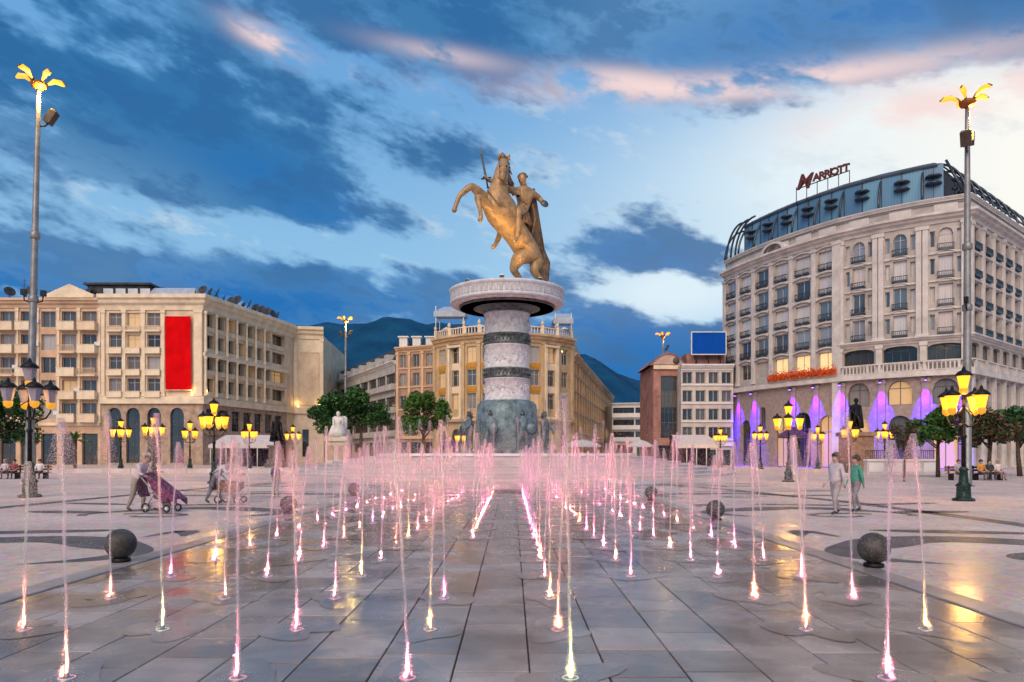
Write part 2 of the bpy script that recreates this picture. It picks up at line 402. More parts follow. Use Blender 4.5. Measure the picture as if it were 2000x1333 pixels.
# ------------------------------------------------------------------ ground
def ground_material():
    mt = bpy.data.materials.new('plaza_stone'); mt.use_nodes = True
    N, L = mt.node_tree.nodes, mt.node_tree.links; b = N['Principled BSDF']
    g = N.new('ShaderNodeNewGeometry')
    v = N.new('ShaderNodeTexVoronoi'); v.inputs['Scale'].default_value = 9.0; v.feature = 'F1'; L.new(g.outputs['Position'], v.inputs['Vector'])
    n = N.new('ShaderNodeTexNoise'); n.inputs['Scale'].default_value = .35; n.inputs['Detail'].default_value = 6; L.new(g.outputs['Position'], n.inputs['Vector'])
    cr = N.new('ShaderNodeValToRGB'); cr.color_ramp.elements[0].color = (.62, .455, .395, 1); cr.color_ramp.elements[1].color = (.86, .67, .59, 1)
    cr.color_ramp.elements[0].position = .3; cr.color_ramp.elements[1].position = .7
    L.new(n.outputs[0], cr.inputs[0])
    hs = N.new('ShaderNodeMix'); hs.data_type = 'RGBA'; hs.blend_type = 'MULTIPLY'; hs.inputs[0].default_value = .35
    L.new(cr.outputs[0], hs.inputs[6]); L.new(v.outputs['Color'], hs.inputs[7])
    L.new(hs.outputs[2], b.inputs['Base Color']); b.inputs['Specular IOR Level'].default_value = .3
    # wet where the fountain sprays: smoother near the slab
    sp = N.new('ShaderNodeSeparateXYZ'); L.new(g.outputs['Position'], sp.inputs[0])
    ab = N.new('ShaderNodeMath'); ab.operation = 'ABSOLUTE'; ad = N.new('ShaderNodeMath'); ad.inputs[1].default_value = .4
    L.new(sp.outputs[0], ad.inputs[0]); L.new(ad.outputs[0], ab.inputs[0])
    mr = N.new('ShaderNodeMapRange'); L.new(ab.outputs[0], mr.inputs[0]); mr.inputs[1].default_value = 5; mr.inputs[2].default_value = 11
    mr.inputs[3].default_value = .15; mr.inputs[4].default_value = .6
    n2 = N.new('ShaderNodeTexNoise'); n2.inputs['Scale'].default_value = .8; n2.inputs['Detail'].default_value = 4; L.new(g.outputs['Position'], n2.inputs['Vector'])
    m2 = N.new('ShaderNodeMath'); m2.operation = 'MULTIPLY_ADD'; L.new(n2.outputs[0], m2.inputs[0]); m2.inputs[1].default_value = .3; L.new(mr.outputs[0], m2.inputs[2])
    m3 = N.new('ShaderNodeMath'); m3.operation = 'SUBTRACT'; L.new(m2.outputs[0], m3.inputs[0]); m3.inputs[1].default_value = .13
    L.new(m3.outputs[0], b.inputs['Roughness'])
    bp = N.new('ShaderNodeBump'); bp.inputs['Strength'].default_value = .25; bp.inputs['Distance'].default_value = .01
    L.new(v.outputs['Distance'], bp.inputs['Height']); L.new(bp.outputs[0], b.inputs['Normal'])
    return mt
mb = MB(); mb.poly([(-9000, -400, 0), (9000, -400, 0), (9000, 14000, 0), (-9000, 14000, 0)])
tag(mb.build('plaza', ground_material()), 'pinkish stone paving of the open city square', kind='structure')

def granite(name, base, rlo, rhi, objvar):
    mt = bpy.data.materials.new(name); mt.use_nodes = True
    N, L = mt.node_tree.nodes, mt.node_tree.links; b = N['Principled BSDF']
    g = N.new('ShaderNodeNewGeometry'); P = g.outputs['Position']
    def ns(s, d): n = N.new('ShaderNodeTexNoise'); n.inputs['Scale'].default_value = s; n.inputs['Detail'].default_value = d; L.new(P, n.inputs['Vector']); return n.outputs[0]
    sp = ns(160, 2); st = ns(1.3, 6); wt = ns(.9, 5)
    cr = N.new('ShaderNodeValToRGB'); cr.color_ramp.elements[0].color = (*[c*.62 for c in base], 1); cr.color_ramp.elements[1].color = (*[c*1.3 for c in base], 1)
    cr.color_ramp.elements[0].position = .33; cr.color_ramp.elements[1].position = .67
    mx = N.new('ShaderNodeMath'); mx.operation = 'MULTIPLY_ADD'; mx.inputs[1].default_value = .45; L.new(sp, mx.inputs[0])
    m2 = N.new('ShaderNodeMath'); m2.operation = 'MULTIPLY'; m2.inputs[1].default_value = .55; L.new(st, m2.inputs[0]); L.new(m2.outputs[0], mx.inputs[2])
    L.new(mx.outputs[0], cr.inputs[0])
    oi = N.new('ShaderNodeObjectInfo'); hs = N.new('ShaderNodeHueSaturation'); mr = N.new('ShaderNodeMapRange')
    L.new(oi.outputs['Random'], mr.inputs[0]); mr.inputs[3].default_value = 1-objvar; mr.inputs[4].default_value = 1+objvar
    L.new(mr.outputs[0], hs.inputs['Value']); L.new(cr.outputs[0], hs.inputs['Color'])
    wm = N.new('ShaderNodeMix'); wm.data_type = 'RGBA'; wm.blend_type = 'MULTIPLY'; wm.inputs[0].default_value = 1.0; wr = N.new('ShaderNodeMapRange'); wr.interpolation_type = 'SMOOTHSTEP'; L.new(wt, wr.inputs[0]); wr.inputs[1].default_value = .40; wr.inputs[2].default_value = .60; wr.inputs[3].default_value = .62; wr.inputs[4].default_value = 1.05
    L.new(hs.outputs[0], wm.inputs[6]); L.new(wr.outputs[0], wm.inputs[7]); L.new(wm.outputs[2], b.inputs['Base Color'])
    rr = N.new('ShaderNodeMapRange'); rr.interpolation_type = 'SMOOTHSTEP'; L.new(wt, rr.inputs[0]); rr.inputs[1].default_value = .38; rr.inputs[2].default_value = .62
    rr.inputs[3].default_value = rlo; rr.inputs[4].default_value = rhi; L.new(rr.outputs[0], b.inputs['Roughness'])
    bp = N.new('ShaderNodeBump'); bp.inputs['Strength'].default_value = .12; bp.inputs['Distance'].default_value = .004
    L.new(sp, bp.inputs['Height']); L.new(bp.outputs[0], b.inputs['Normal'])
    return mt
M_tile = granite('wet_granite', (.35, .285, .25), .05, .34, .2)
M_dark = mat('dark_paving', (.11, .095, .092), .45, .25, 1.2, .2, 40)
M_light = mat('light_paving', (.62, .55, .52), .5, .12, 1.2, .2, 40)
M_joint = mat('joint_dark', (.075, .066, .062), .6)

X_EDGES = [-5.62] + [-.45 - .613*k for k in range(8, 0, -1)] + [-.45, .135] + [.135 + .59*k for k in range(1, 9)]
Y_FAR = 32.6
slab = thing('fountain_floor', 'grey granite slab floor with water jets running to the monument', 'fountain floor', (-.4, 18, 0))
slab['kind'] = 'structure'; del slab['category']
mb = MB(); mb.box(X_EDGES[0]-.05-(-.4), X_EDGES[-1]+.05+.4, -15, Y_FAR-18, .002, .006)
mb.build('bedding', M_joint, slab)
far = MB(); TM = {}
def tile_mesh(w, l):
    k = (round(w, 3), round(l, 3))
    if k not in TM:
        t = MB(); t.bevbox(-w/2, w/2, -l/2, l/2, 0, .028, .006); TM[k] = t.mesh('paving_slab', M_tile)
    return TM[k]
rng = random.Random(3)
for i, (a, b) in enumerate(zip(X_EDGES, X_EDGES[1:])):
    y = 3.4 + rng.uniform(0, .9)
    while y < Y_FAR:
        l = rng.choice((.9, .75, .9, .6)); w = b-a-.012; cx, cy = (a+b)/2, y+l/2
        near = y + l < 15.0 and abs(cx) < .74*(y+l) + .5
        dz = rng.uniform(0, .003)
        if near: link('paving_slab', tile_mesh(w, l-.020), slab, (cx+.4, cy-18, .006+dz))
        else:
            far.bevbox(a+.006+.4, b-.006+.4, y+.010-18, y+l-.010-18, .006, .034+dz, .006)
        y += l
tag(far.build('far_paving_slabs', M_tile, slab), kind='stuff')
# raised kerb strips along both edges
for s, x0, x1 in ((0, X_EDGES[0]-.40, X_EDGES[0]-.04), (1, X_EDGES[-1]+.04, X_EDGES[-1]+.40)):
    y = 3.0; k = 0
    while y < Y_FAR:
        mbk = MB(); mbk.bevbox(x0+.4, x1+.4, y+.006-18, y+1.5-.006-18, .003, .045, .012)
        mbk.build('kerb_stone', mat('kerb_stone', (.34, .285, .27), .3, .2, 1.2, .15, 30), slab); y += 1.5

# dark inlaid ornament: bands and scrolls
def strip(mbs, pts, ws, z=.004):
    pts = [Vector((p[0], p[1])) for p in pts]; L_, R_ = [], []
    for k, p in enumerate(pts):
        d = (pts[min(k+1, len(pts)-1)] - pts[max(0, k-1)]).normalized(); n = Vector((-d.y, d.x)); w = ws[k] if hasattr(ws, '__len__') else ws
        L_.append(mbs.pt((p.x+n.x*w/2, p.y+n.y*w/2, z))); R_.append(mbs.pt((p.x-n.x*w/2, p.y-n.y*w/2, z)))
    for k in range(len(pts)-1): mbs.face((R_[k], R_[k+1], L_[k+1], L_[k]))
def ellipse(mbs, cx, cy, rx, ry, z=.004, rot=0, n=36):
    mbs.poly([(cx + rx*math.cos(2*math.pi*k/n)*math.cos(rot) - ry*math.sin(2*math.pi*k/n)*math.sin(rot),
               cy + rx*math.cos(2*math.pi*k/n)*math.sin(rot) + ry*math.sin(2*math.pi*k/n)*math.cos(rot), z) for k in range(n)])
orn = MB(); orl = MB()
strip(orn, [(-16.0, 8), (-16.0, 20), (-15.4, 29), (-14.5, 36), (-12.5, 41)], .62)
strip(orn, [(12.1, 8), (12.0, 18), (11.6, 25), (10, 33), (8.0, 39)], .62)
for side, xe in ((-1, -6.2), (1, 5.4)):
    for j, cy in enumerate((12.0, 20.0, 28.0, 36.0)):
        c = xe + side*3.0
        # C scroll opening outwards, thick in the middle
        pts, ws = [], []
        for k in range(41):
            t = k/40; a = math.pi*(1.12 - 1.35*t)
            r = 1.9 + .25*math.sin(t*3) + .16*math.sin(t*17+j); pts.append((c + side*(-r*math.cos(a))*1.25*(1 if True else 1), cy + r*math.sin(a)*.92)); ws.append(.12 + 1.0*math.sin(math.pi*t)**1.3 + .1*math.sin(t*23+j))
        strip(orn, pts, ws)
        pts, ws = [], []
        for k in range(31):
            t = k/30; a = math.pi*(.2 + 1.9*t); r = 1.0*(1-t*.75)
            pts.append((c + side*(.5 + r*math.cos(a))*1.2, cy - .6 + r*math.sin(a)*.8)); ws.append(.32*(1-t*.5))
        strip(orn, pts, ws)
        ellipse(orn, c + side*3.6, cy + .6, 1.25, .42, rot=side*.15)
        ellipse(orn, c + side*1.1, cy + 3.4, 1.7, .33, rot=-side*.2)
        ellipse(orn, c + side*4.6, cy + 3.9, 1.5, .3, rot=side*.3)
        ellipse(orl, c + side*.6, cy - .55, .36, .28, z=.005)
        strip(orn, [(xe + side*.5 + side*.12*q, cy + 2.6 + .42*q - .012*q*q*q) for q in range(7)], [.1, .3, .5, .5, .4, .25, .1])
tag(orn.build('dark_paving_inlay', M_dark), 'dark grey scroll and band inlay in the pink plaza paving', kind='structure')
tag(orl.build('light_paving_inlay', M_light), 'pale dots inside the dark scroll inlay', kind='structure')
# dark metal drain grating at the end of the walkway
mb = MB(); gx = px(992, 30.8)
gr = thing('drain_grating', 'dark grating across the walkway end before the monument steps', 'grating', (gx, 30.8, .034))
for k in range(9): mb.box(-.62, .62, -1.2+k*.27, -1.2+k*.27+.2, 0, .03)
mb.build('bars', mat('grate', (.09, .095, .10), .4, metal=.6), gr)
mb = MB(); mb.box(-.7, -.63, -1.25, 1.3, 0, .034); mb.box(.63, .7, -1.25, 1.3, 0, .034); mb.build('frame', mat('grate', 0), gr)

# ------------------------------------------------------------------ mountains
def mountain(name, label, x0, x1, Y, prof, mcol):
    rn = random.Random(5); mbm = MB(); nx, ny = 90, 14; grid = []
    def ph(t):
        for (a, ha), (b, hb) in zip(prof, prof[1:]):
            if a <= t <= b: q = (t-a)/(b-a); q = q*q*(3-2*q); return ha + (hb-ha)*q
        return prof[-1][1]
    for j in range(ny+1):
        row = []; s = j/ny
        for i in range(nx+1):
            t = i/nx; h = ph(t)
            f = math.sin(s*math.pi/2)**1.1 if s <= 1 else 0
            wob = (math.sin(t*61+s*9)+math.sin(t*137+s*17)*.5+math.sin(t*23-s*5))*.018*h*s*(1 if j < ny else .35)
            row.append(mbm.pt((x0+(x1-x0)*t, Y + 1900*s - 250*math.sin(t*40)*s*(1-s), -6 + (h+6)*f + wob)))
        grid.append(row)
    for j in range(ny):
        for i in range(nx): mbm.face((grid[j][i], grid[j][i+1], grid[j+1][i+1], grid[j+1][i]), True)
    # far slope down to the plain again
    bk = [mbm.pt((x0+(x1-x0)*i/nx, Y+4200, -6)) for i in range(nx+1)]
    for i in range(nx): mbm.face((grid[ny][i], grid[ny][i+1], bk[i+1], bk[i]), True)
    return tag(mbm.build(name, mcol), label, kind='structure')
M_mtn = mat('mountain_haze_blue', (.010, .085, .17), .95, .45, .004, .9, .03, spec=.1, col2=(.004, .040, .10), detail=9)  # blue of the distant air is painted into the forest colour
Ym = 4200
def mh(y): return CH + (885-y)*(Ym+1900)/FPX
mountain('mountain', 'long forested mountain ridge painted haze blue behind the left street', -3600, 1500, Ym,
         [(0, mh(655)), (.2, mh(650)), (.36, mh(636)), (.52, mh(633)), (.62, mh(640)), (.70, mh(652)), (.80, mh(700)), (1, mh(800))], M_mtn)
mountain('mountain', 'lower mountain slope painted haze blue right of the monument', 300, 3600, Ym+300,
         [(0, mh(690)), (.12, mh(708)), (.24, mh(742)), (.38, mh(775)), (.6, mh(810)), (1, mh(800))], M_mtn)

# ------------------------------------------------------------------ monument
MX, MY = px(990, 63), 63.0
M_marble = mat('white_marble', (.70, .71, .74), .5, .16, 1.6, .5, 6, col2=(.50, .50, .53))
M_relief = mat('relief_marble', (.70, .71, .73), .6, .2, 3.0, 1.0, 5, col2=(.44, .44, .46))
M_bronze = mat('bronze_dark', (.13, .15, .15), .42, .35, 2.5, .5, 14, metal=.5)
M_patina = mat('bronze_patina', (.24, .33, .35), .5, .35, 1.6, .8, 6, metal=.3, col2=(.07, .11, .13))
M_rim = mat('podium_stone', (.62, .54, .54), .35, .12, .8, .15, 12)
pod = thing('fountain_podium', 'ring of pale steps and round white basin at the foot of the monument', 'fountain', (MX, MY, 0))
steps = 7; r0, r1 = 11.6, 19.2
for k in range(steps):
    ro = r1 - (r1-r0)*k/steps; z0 = .2*k
    mb = MB(); ri = ro - (r1-r0)/steps - .3 if k < steps-1 else 10.2
    mb.lathe([(ro, .001 if k == 0 else z0), (ro, z0+.155), (ro+.05, z0+.165), (ro+.05, z0+.2), (ri, z0+.2)], 96, smooth=False)
    mb.f = mb.f[:-2] if True else mb.f; mb.m = mb.m[:len(mb.f)]; mb.sm = mb.sm[:len(mb.f)]
    mb.build('step', M_rim, pod)
mb = MB(); mb.lathe([(10.9, 1.2), (10.9, 1.42), (11.15, 1.46), (11.15, 1.66), (10.2, 1.66), (10.1, 1.2)], 96, smooth=False); mb.f = mb.f[:-2]; mb.m = mb.m[:len(mb.f)]; mb.sm = mb.sm[:len(mb.f)]
mb.build('basin_rim', mat('rim_white', (.80, .76, .76), .3, .06, 1), pod)
mb = MB(); mb.poly([(10.15*math.cos(2*math.pi*k/64), 10.15*math.sin(2*math.pi*k/64), 1.45) for k in range(64)])
mb.build('basin_water', mat('basin_water', (.10, .14, .16), .06, .1, 1, .25, 5), pod)

mon = thing('monument_column', 'round white marble column with dark bronze bands and flaring top platform', 'monument', (MX, MY, 0))
def drum(n, prof, m, seg=48, smooth=True):
    d = MB(); d.lathe(prof, seg, smooth=smooth); return d.build(n, m, mon)
drum('plinth', [(3.2, 1.2), (3.2, 1.9), (2.9, 2.0), (2.6, 5.9), (2.3, 6.2), (0, 6.2)], M_patina)
def stone_drum(z0, z1, nm='drum'):
    drum(nm, [(0, z0), (2.02, z0), (2.02, z0+.15), (1.95, z0+.2), (1.95, z1-.2), (2.02, z1-.15), (2.02, z1), (0, z1)], M_relief)
    # carved relief figures in low projection all round
    rr = random.Random(int(z0*10)); mbx = MB()
    for k in range(34):
        a = 2*math.pi*k/34 + rr.uniform(-.05, .05); zc = z0 + rr.uniform(.5, z1-z0-.6); h = rr.uniform(.35, .7)
        mbx.M = Matrix.Rotation(a, 4, 'Z') @ Matrix.Translation((1.94, 0, zc)) @ Matrix.Rotation(rr.uniform(-.7, .7), 4, 'X')
        mbx.ball((0, 0, 0), .11, 8, 5, h/.22*.8); mbx.ball((.02, 0, h*.52), .075, 7, 5)
        mbx.tube([(0, 0, h*.2), (.03, rr.choice((-1, 1))*.22, rr.uniform(-.1, .3))], [.05, .03], 6)
    mbx.M = None; mbx.build('relief_figures', M_relief, mon)
for z0, z1 in ((6.2, 8.2), (9.0, 11.1), (12.0, 13.9)): stone_drum(z0, z1)
for z0, z1 in ((8.2, 9.0), (11.1, 12.0)):
    drum('bronze_band', [(0, z0), (2.07, z0), (2.1, z0+.1), (2.04, z0+.16), (2.04, z1-.16), (2.1, z1-.1), (2.07, z1), (0, z1)], M_bronze)
    mbx = MB()
    for k in range(40):
        a = 2*math.pi*k/40; mbx.M = Matrix.Rotation(a, 4, 'Z') @ Matrix.Translation((2.05, 0, (z0+z1)/2)); mbx.ball((0, 0, 0), .09, 6, 4, 2.2)
    mbx.M = None; mbx.build('band_relief', M_bronze, mon)
drum('capital', [(0, 13.9), (2.1, 13.9), (2.2, 14.05), (2.6, 14.2), (3.0, 14.32), (3.0, 14.45), (0, 14.45)], M_bronze)
drum('soffit', [(0, 14.4), (3.9, 14.4), (3.95, 14.5), (4.7, 14.5), (4.75, 14.62), (0, 14.62)], mat('soffit_stone', (.70, .65, .63), .6, .2, 2))
drum('platform', [(0, 14.6), (4.85, 14.6), (5.0, 14.68), (5.0, 14.85), (4.92, 14.9), (4.92, 15.6), (5.06, 15.68), (5.06, 15.86), (4.9, 15.92), (0, 15.92)], M_marble)
mbx = MB()
for k in range(72):
    a = 2*math.pi*k/72; mbx.M = Matrix.Rotation(a, 4, 'Z') @ Matrix.Translation((4.93, 0, 15.24)); mbx.cbox(0, 0, 0, .06, .30, .58)
mbx.M = None; mbx.build('platform_panels', mat('panel_stone', (.52, .50, .52), .55, .12, 3), mon)
drum('soffit_ring', [(4.1, 14.3), (4.2, 14.3), (4.22, 14.52), (4.08, 14.52), (4.1, 14.3)], M_bronze)

# ------------------------------------------------------------------ organic bodies from joint skeletons
TMP = bpy.data.scenes.new('workshop')
def skin_mesh(name, verts, edges, radii, mats, sub=1, root=0, boneface=None):
    """joints + bones -> one continuous tapered surface; boneface maps a bone index to a material slot"""
    me = bpy.data.meshes.new(name + '_rig'); me.from_pydata([tuple(v) for v in verts], edges, []); me.update()
    o = bpy.data.objects.new(name + '_rig', me); TMP.collection.objects.link(o)
    sk = o.modifiers.new('skin', 'SKIN'); sk.use_smooth_shade = True
    for k, d in enumerate(me.skin_vertices[0].data):
        r = radii[k]; d.radius = (r, r) if not hasattr(r, '__len__') else r; d.use_root = (k == root)
    if sub:
        ss = o.modifiers.new('sub', 'SUBSURF'); ss.levels = sub; ss.render_levels = sub
    with bpy.context.temp_override(scene=TMP, view_layer=TMP.view_layers[0]):
        dg = bpy.context.evaluated_depsgraph_get(); dg.update(); out = bpy.data.meshes.new_from_object(o.evaluated_get(dg))
    bpy.data.objects.remove(o); bpy.data.meshes.remove(me)
    out.name = name; out.materials.clear()
    for m_ in mats: out.materials.append(m_)
    if boneface:
        V = [Vector(v) for v in verts]
        for p in out.polygons:
            c = p.center; best, bi = 1e9, 0
            for i, (a, b) in enumerate(edges):
                ab = V[b]-V[a]; t = max(0, min(1, (c-V[a]).dot(ab)/max(ab.length_squared, 1e-9)))
                dd = (c - (V[a]+ab*t)).length - .5*((radii[a] if not hasattr(radii[a], '__len__') else radii[a][0])*(1-t) + (radii[b] if not hasattr(radii[b], '__len__') else radii[b][0])*t)
                if dd < best: best, bi = dd, i
            p.material_index = boneface[bi]
    for p in out.polygons: p.use_smooth = True
    return out

# ------------------------------------------------------------------ rearing horse and rider
M_sb = mat('statue_bronze', (.54, .345, .16), .48, .3, 1.7, .9, 3.2, metal=.25, col2=(.25, .155, .09))
M_sb2 = mat('statue_bronze_dark', (.28, .18, .105), .5, .3, 2.0, .8, 5, metal=.25, col2=(.11, .075, .055))
M_blade = mat('blade_steel', (.05, .07, .085), .35, .2, 1, metal=.8)
ZS = 15.92
st = thing('equestrian_statue', 'bronze rider with raised sword on a rearing horse atop the column', 'statue', (MX+1.0, MY, ZS))
def S(x, y, dy): return Vector((px(x, MY+dy) - (MX+1.0), dy, hz(y, MY+dy) - ZS))
def organic(name, J, E, m, parent, sub=2, root=0):
    vs = [S(*j[:3]) for j in J]; me = skin_mesh(name, vs, E, [j[3] for j in J], [m], sub, root)
    return link(name, me, parent)
# the horse as one skin: 0 pelvis
H = [(1036,494,1.1,.95),(1014,464,.3,1.12),(990,432,-.5,1.28),(974,402,-1.1,1.2),(972,378,-1.4,.92),(977,352,-1.3,.72),(982,326,-1.1,.58),(984,313,-1.3,.42),  # 7 poll
     (983,326,-2.0,.40),(981,343,-2.6,.27),(981,350,-2.75,.22),                                        # head down to the muzzle
     (950,392,-1.7,.58),(921,362,-2.6,.36),(897,383,-3.0,.22),(890,402,-3.0,.19),(886,416,-3.05,.25),    # near foreleg
     (955,404,-2.1,.50),(931,382,-3.0,.33),(938,410,-3.1,.20),(940,424,-3.0,.18),(936,434,-3.1,.24),    # other foreleg
     (1012,505,-.3,.70),(1002,528,.1,.40),(1016,545,.6,.27),(1010,566,.2,.22),(1006,576,-.1,.33),       # hind leg left
     (1050,508,.9,.72),(1042,532,.6,.42),(1058,548,1.2,.28),(1050,566,.9,.22),(1046,574,.6,.33)]        # hind leg right
HE = [(0,1),(1,2),(2,3),(3,4),(4,5),(5,6),(6,7),(7,8),(8,9),(9,10),(3,11),(11,12),(12,13),(13,14),(14,15),(3,16),(16,17),(17,18),(18,19),(19,20),
      (0,21),(21,22),(22,23),(23,24),(24,25),(0,26),(26,27),(27,28),(28,29),(29,30)]
horse = organic('horse', H, HE, M_sb, st)
def bits(name, m, parent, fn):
    b_ = MB(); fn(b_); return b_.build(name, m, parent)
def mane(b_):
    rr = random.Random(2)
    for k in range(26):
        t = k/25; p = S(984 + 12*t, 310 + 62*t, -.7 + .3*t)
        d = Vector((rr.uniform(.1, .6), .5, rr.uniform(-.9, .1)))
        b_.tube([p, p + d*.5 + Vector((0, 0, .15)), p + d*1.0], [.17, .14, .02], 6)
    b_.tube([S(983,314,-1.5), S(982,304,-1.5), S(981,298,-1.6)], [.2, .24, .05], 8)
bits('mane', M_sb2, horse, mane)
bits('ear', M_sb, horse, lambda b_: b_.tube([S(976,314,-1.4), S(974,304,-1.5), S(974,300,-1.6)], [.13, .13, .02], 6))
bits('ear', M_sb, horse, lambda b_: b_.tube([S(991,314,-1.4), S(994,305,-1.5), S(996,301,-1.6)], [.13, .13, .02], 6))
bits('eye', M_bronze, horse, lambda b_: b_.ball(S(976,325,-2.3), .09, 8, 6))
bits('eye', M_bronze, horse, lambda b_: b_.ball(S(989,325,-2.3), .09, 8, 6))
def tail(b_):
    for k in range(7):
        o = (k-3)*2.2
        b_.tube([S(1044,478,1.9), S(1054+o*.5,488,2.5), S(1062+o,515,2.7), S(1060+o,545,2.5), S(1058+o,572,2.3)], [.22, .3, .3, .26, .06], 7)
bits('tail', M_sb2, horse, tail)
def reins(b_):
    b_.tube([S(972,347,-2.6), S(992,362,-1.9), S(1008,385,-.9), S(1030,400,-.3)], .05, 5)
    b_.tube([S(975,336,-2.65), S(990,336,-2.65)], .05, 5); b_.tube([S(952,372,-2.1), S(972,398,-2.55), S(1000,412,-1.7), S(1006,420,-.9)], .07, 5)
bits('bridle', M_sb2, horse, reins)
# rider
RJ = [(1020,424,.3,.55),(1024,398,.3,.60),(1024,376,.2,.66),(1023,364,.1,.28),(1021,356,0,.30),(1020,349,-.05,.34),
      (1040,378,.5,.34),(1056,390,.9,.25),(1062,401,.2,.19),                 # arm to the reins side
      (1005,374,-.4,.34),(982,366,-1.0,.25),(956,352,-1.3,.2),(949,350,-1.35,.22),  # sword arm across behind the neck
      (1010,408,-1.0,.44),(1012,440,-1.1,.30),(1010,465,-1.1,.22),(1002,474,-1.5,.2),   # near leg
      (985,430,.9,.40),(975,462,.6,.26),(968,478,.3,.2),(960,486,.0,.19)]              # far leg
RE = [(0,1),(1,2),(2,3),(3,4),(4,5),(2,6),(6,7),(7,8),(2,9),(9,10),(10,11),(11,12),(0,13),(13,14),(14,15),(15,16),(0,17),(17,18),(18,19),(19,20)]
rider = organic('rider', RJ, RE, M_sb, st)
def hair(b_):
    rr = random.Random(4)
    for k in range(30):
        a = rr.uniform(0, 6.28); e = rr.uniform(.0, 1.4); c = S(1021,347,.05)
        d = Vector((math.cos(a)*math.cos(e), math.sin(a)*math.cos(e)*.9+.15, math.sin(e)*.9))
        b_.ball(c + d*.36, .13, 6, 4)
bits('head', M_sb, rider, lambda b_: (b_.ball(S(1020,350,-.05), .36, 14, 10, 1.25), b_.tube([S(1022,366,.1), S(1021,356,0)], [.24, .22], 10)))
bits('hair', M_sb2, rider, hair)
bits('nose', M_sb, rider, lambda b_: b_.tube([S(1015,347,-.36), S(1013,351,-.44)], [.04, .07], 6))
def fist(b_):
    for k in range(4): b_.tube([S(944+k*2.2,347+k*1.6,-1.45), S(946+k*2.2,344+k*1.6,-1.62), S(950+k*2,347+k*1.6,-1.5)], [.06, .065, .05], 6)
    b_.tube([S(952,349,-1.35), S(947,343,-1.5)], [.07, .055], 6)
bits('hand', M_sb, rider, fist)
def skirt(b_):
    for k in range(14):
        a = 2*math.pi*k/14; p = S(1020,418,.3); q = S(1018,440,.2)
        c, s_ = math.cos(a), math.sin(a)
        b_.tube([p + Vector((c*.5, s_*.5, 0)), q + Vector((c*.85, s_*.85, 0))], [.14, .18], 6)
bits('armour_skirt', M_sb2, rider, skirt)
def cape(b_):
    n = 8; rows = []
    for j in range(7):
        t = j/6; rows.append([S(1030+8*t+ (k-3.5)*(4+3.2*t), 372+118*t - abs(k-3.5)*1.2, .75+1.3*t + .25*math.sin(k*1.9+t*3)) for k in range(n)])
    idx = [[b_.pt(p) for p in r_] for r_ in rows]; bk = [[b_.pt(p + Vector((.03, .1, 0))) for p in r_] for r_ in rows]
    for j in range(6):
        for k in range(n-1): b_.face((idx[j][k], idx[j+1][k], idx[j+1][k+1], idx[j][k+1]), True); b_.face((bk[j][k], bk[j][k+1], bk[j+1][k+1], bk[j+1][k]), True)
bits('cape', M_sb2, rider, cape)
def sheath(b_): b_.tube([S(1040,400,.0), S(1046,425,.2), S(1040,455,.4), S(1034,480,.5)], [.07, .1, .08, .04], 6)
bits('scabbard', M_sb2, rider, sheath)
def shield(b_):
    c = S(1064,398,.1); b_.M = Matrix.Translation(c) @ Matrix.Rotation(R(70), 4, 'X') @ Matrix.Rotation(R(20), 4, 'Y'); b_.lathe([(0, .12), (.2, .1), (.36, 0), (.36, -.05), (0, -.02)], 14); b_.M = None
bits('buckler', M_bronze, rider, shield)
sw = MB(); a, b_ = S(950,352,-1.4), S(937,284,-1.5); d = (b_-a).normalized(); s1 = d.orthogonal().normalized()
sw.tube([a - d*.6, a + d*.15], [.07, .07], 8); sw.ball(a - d*.65, .11, 8, 6)
sw.tube([a + d*.15 - Vector((.42, 0, .06)), a + d*.15 + Vector((.42, 0, .06))], .07, 6)
sw.build('sword', M_blade, rider)
sw = MB(); sw.tube([a + d*.15, a + d*2.2, (b_)], [.13, .14, .02], 4, smooth=False); sw.build('blade', M_blade, rider)

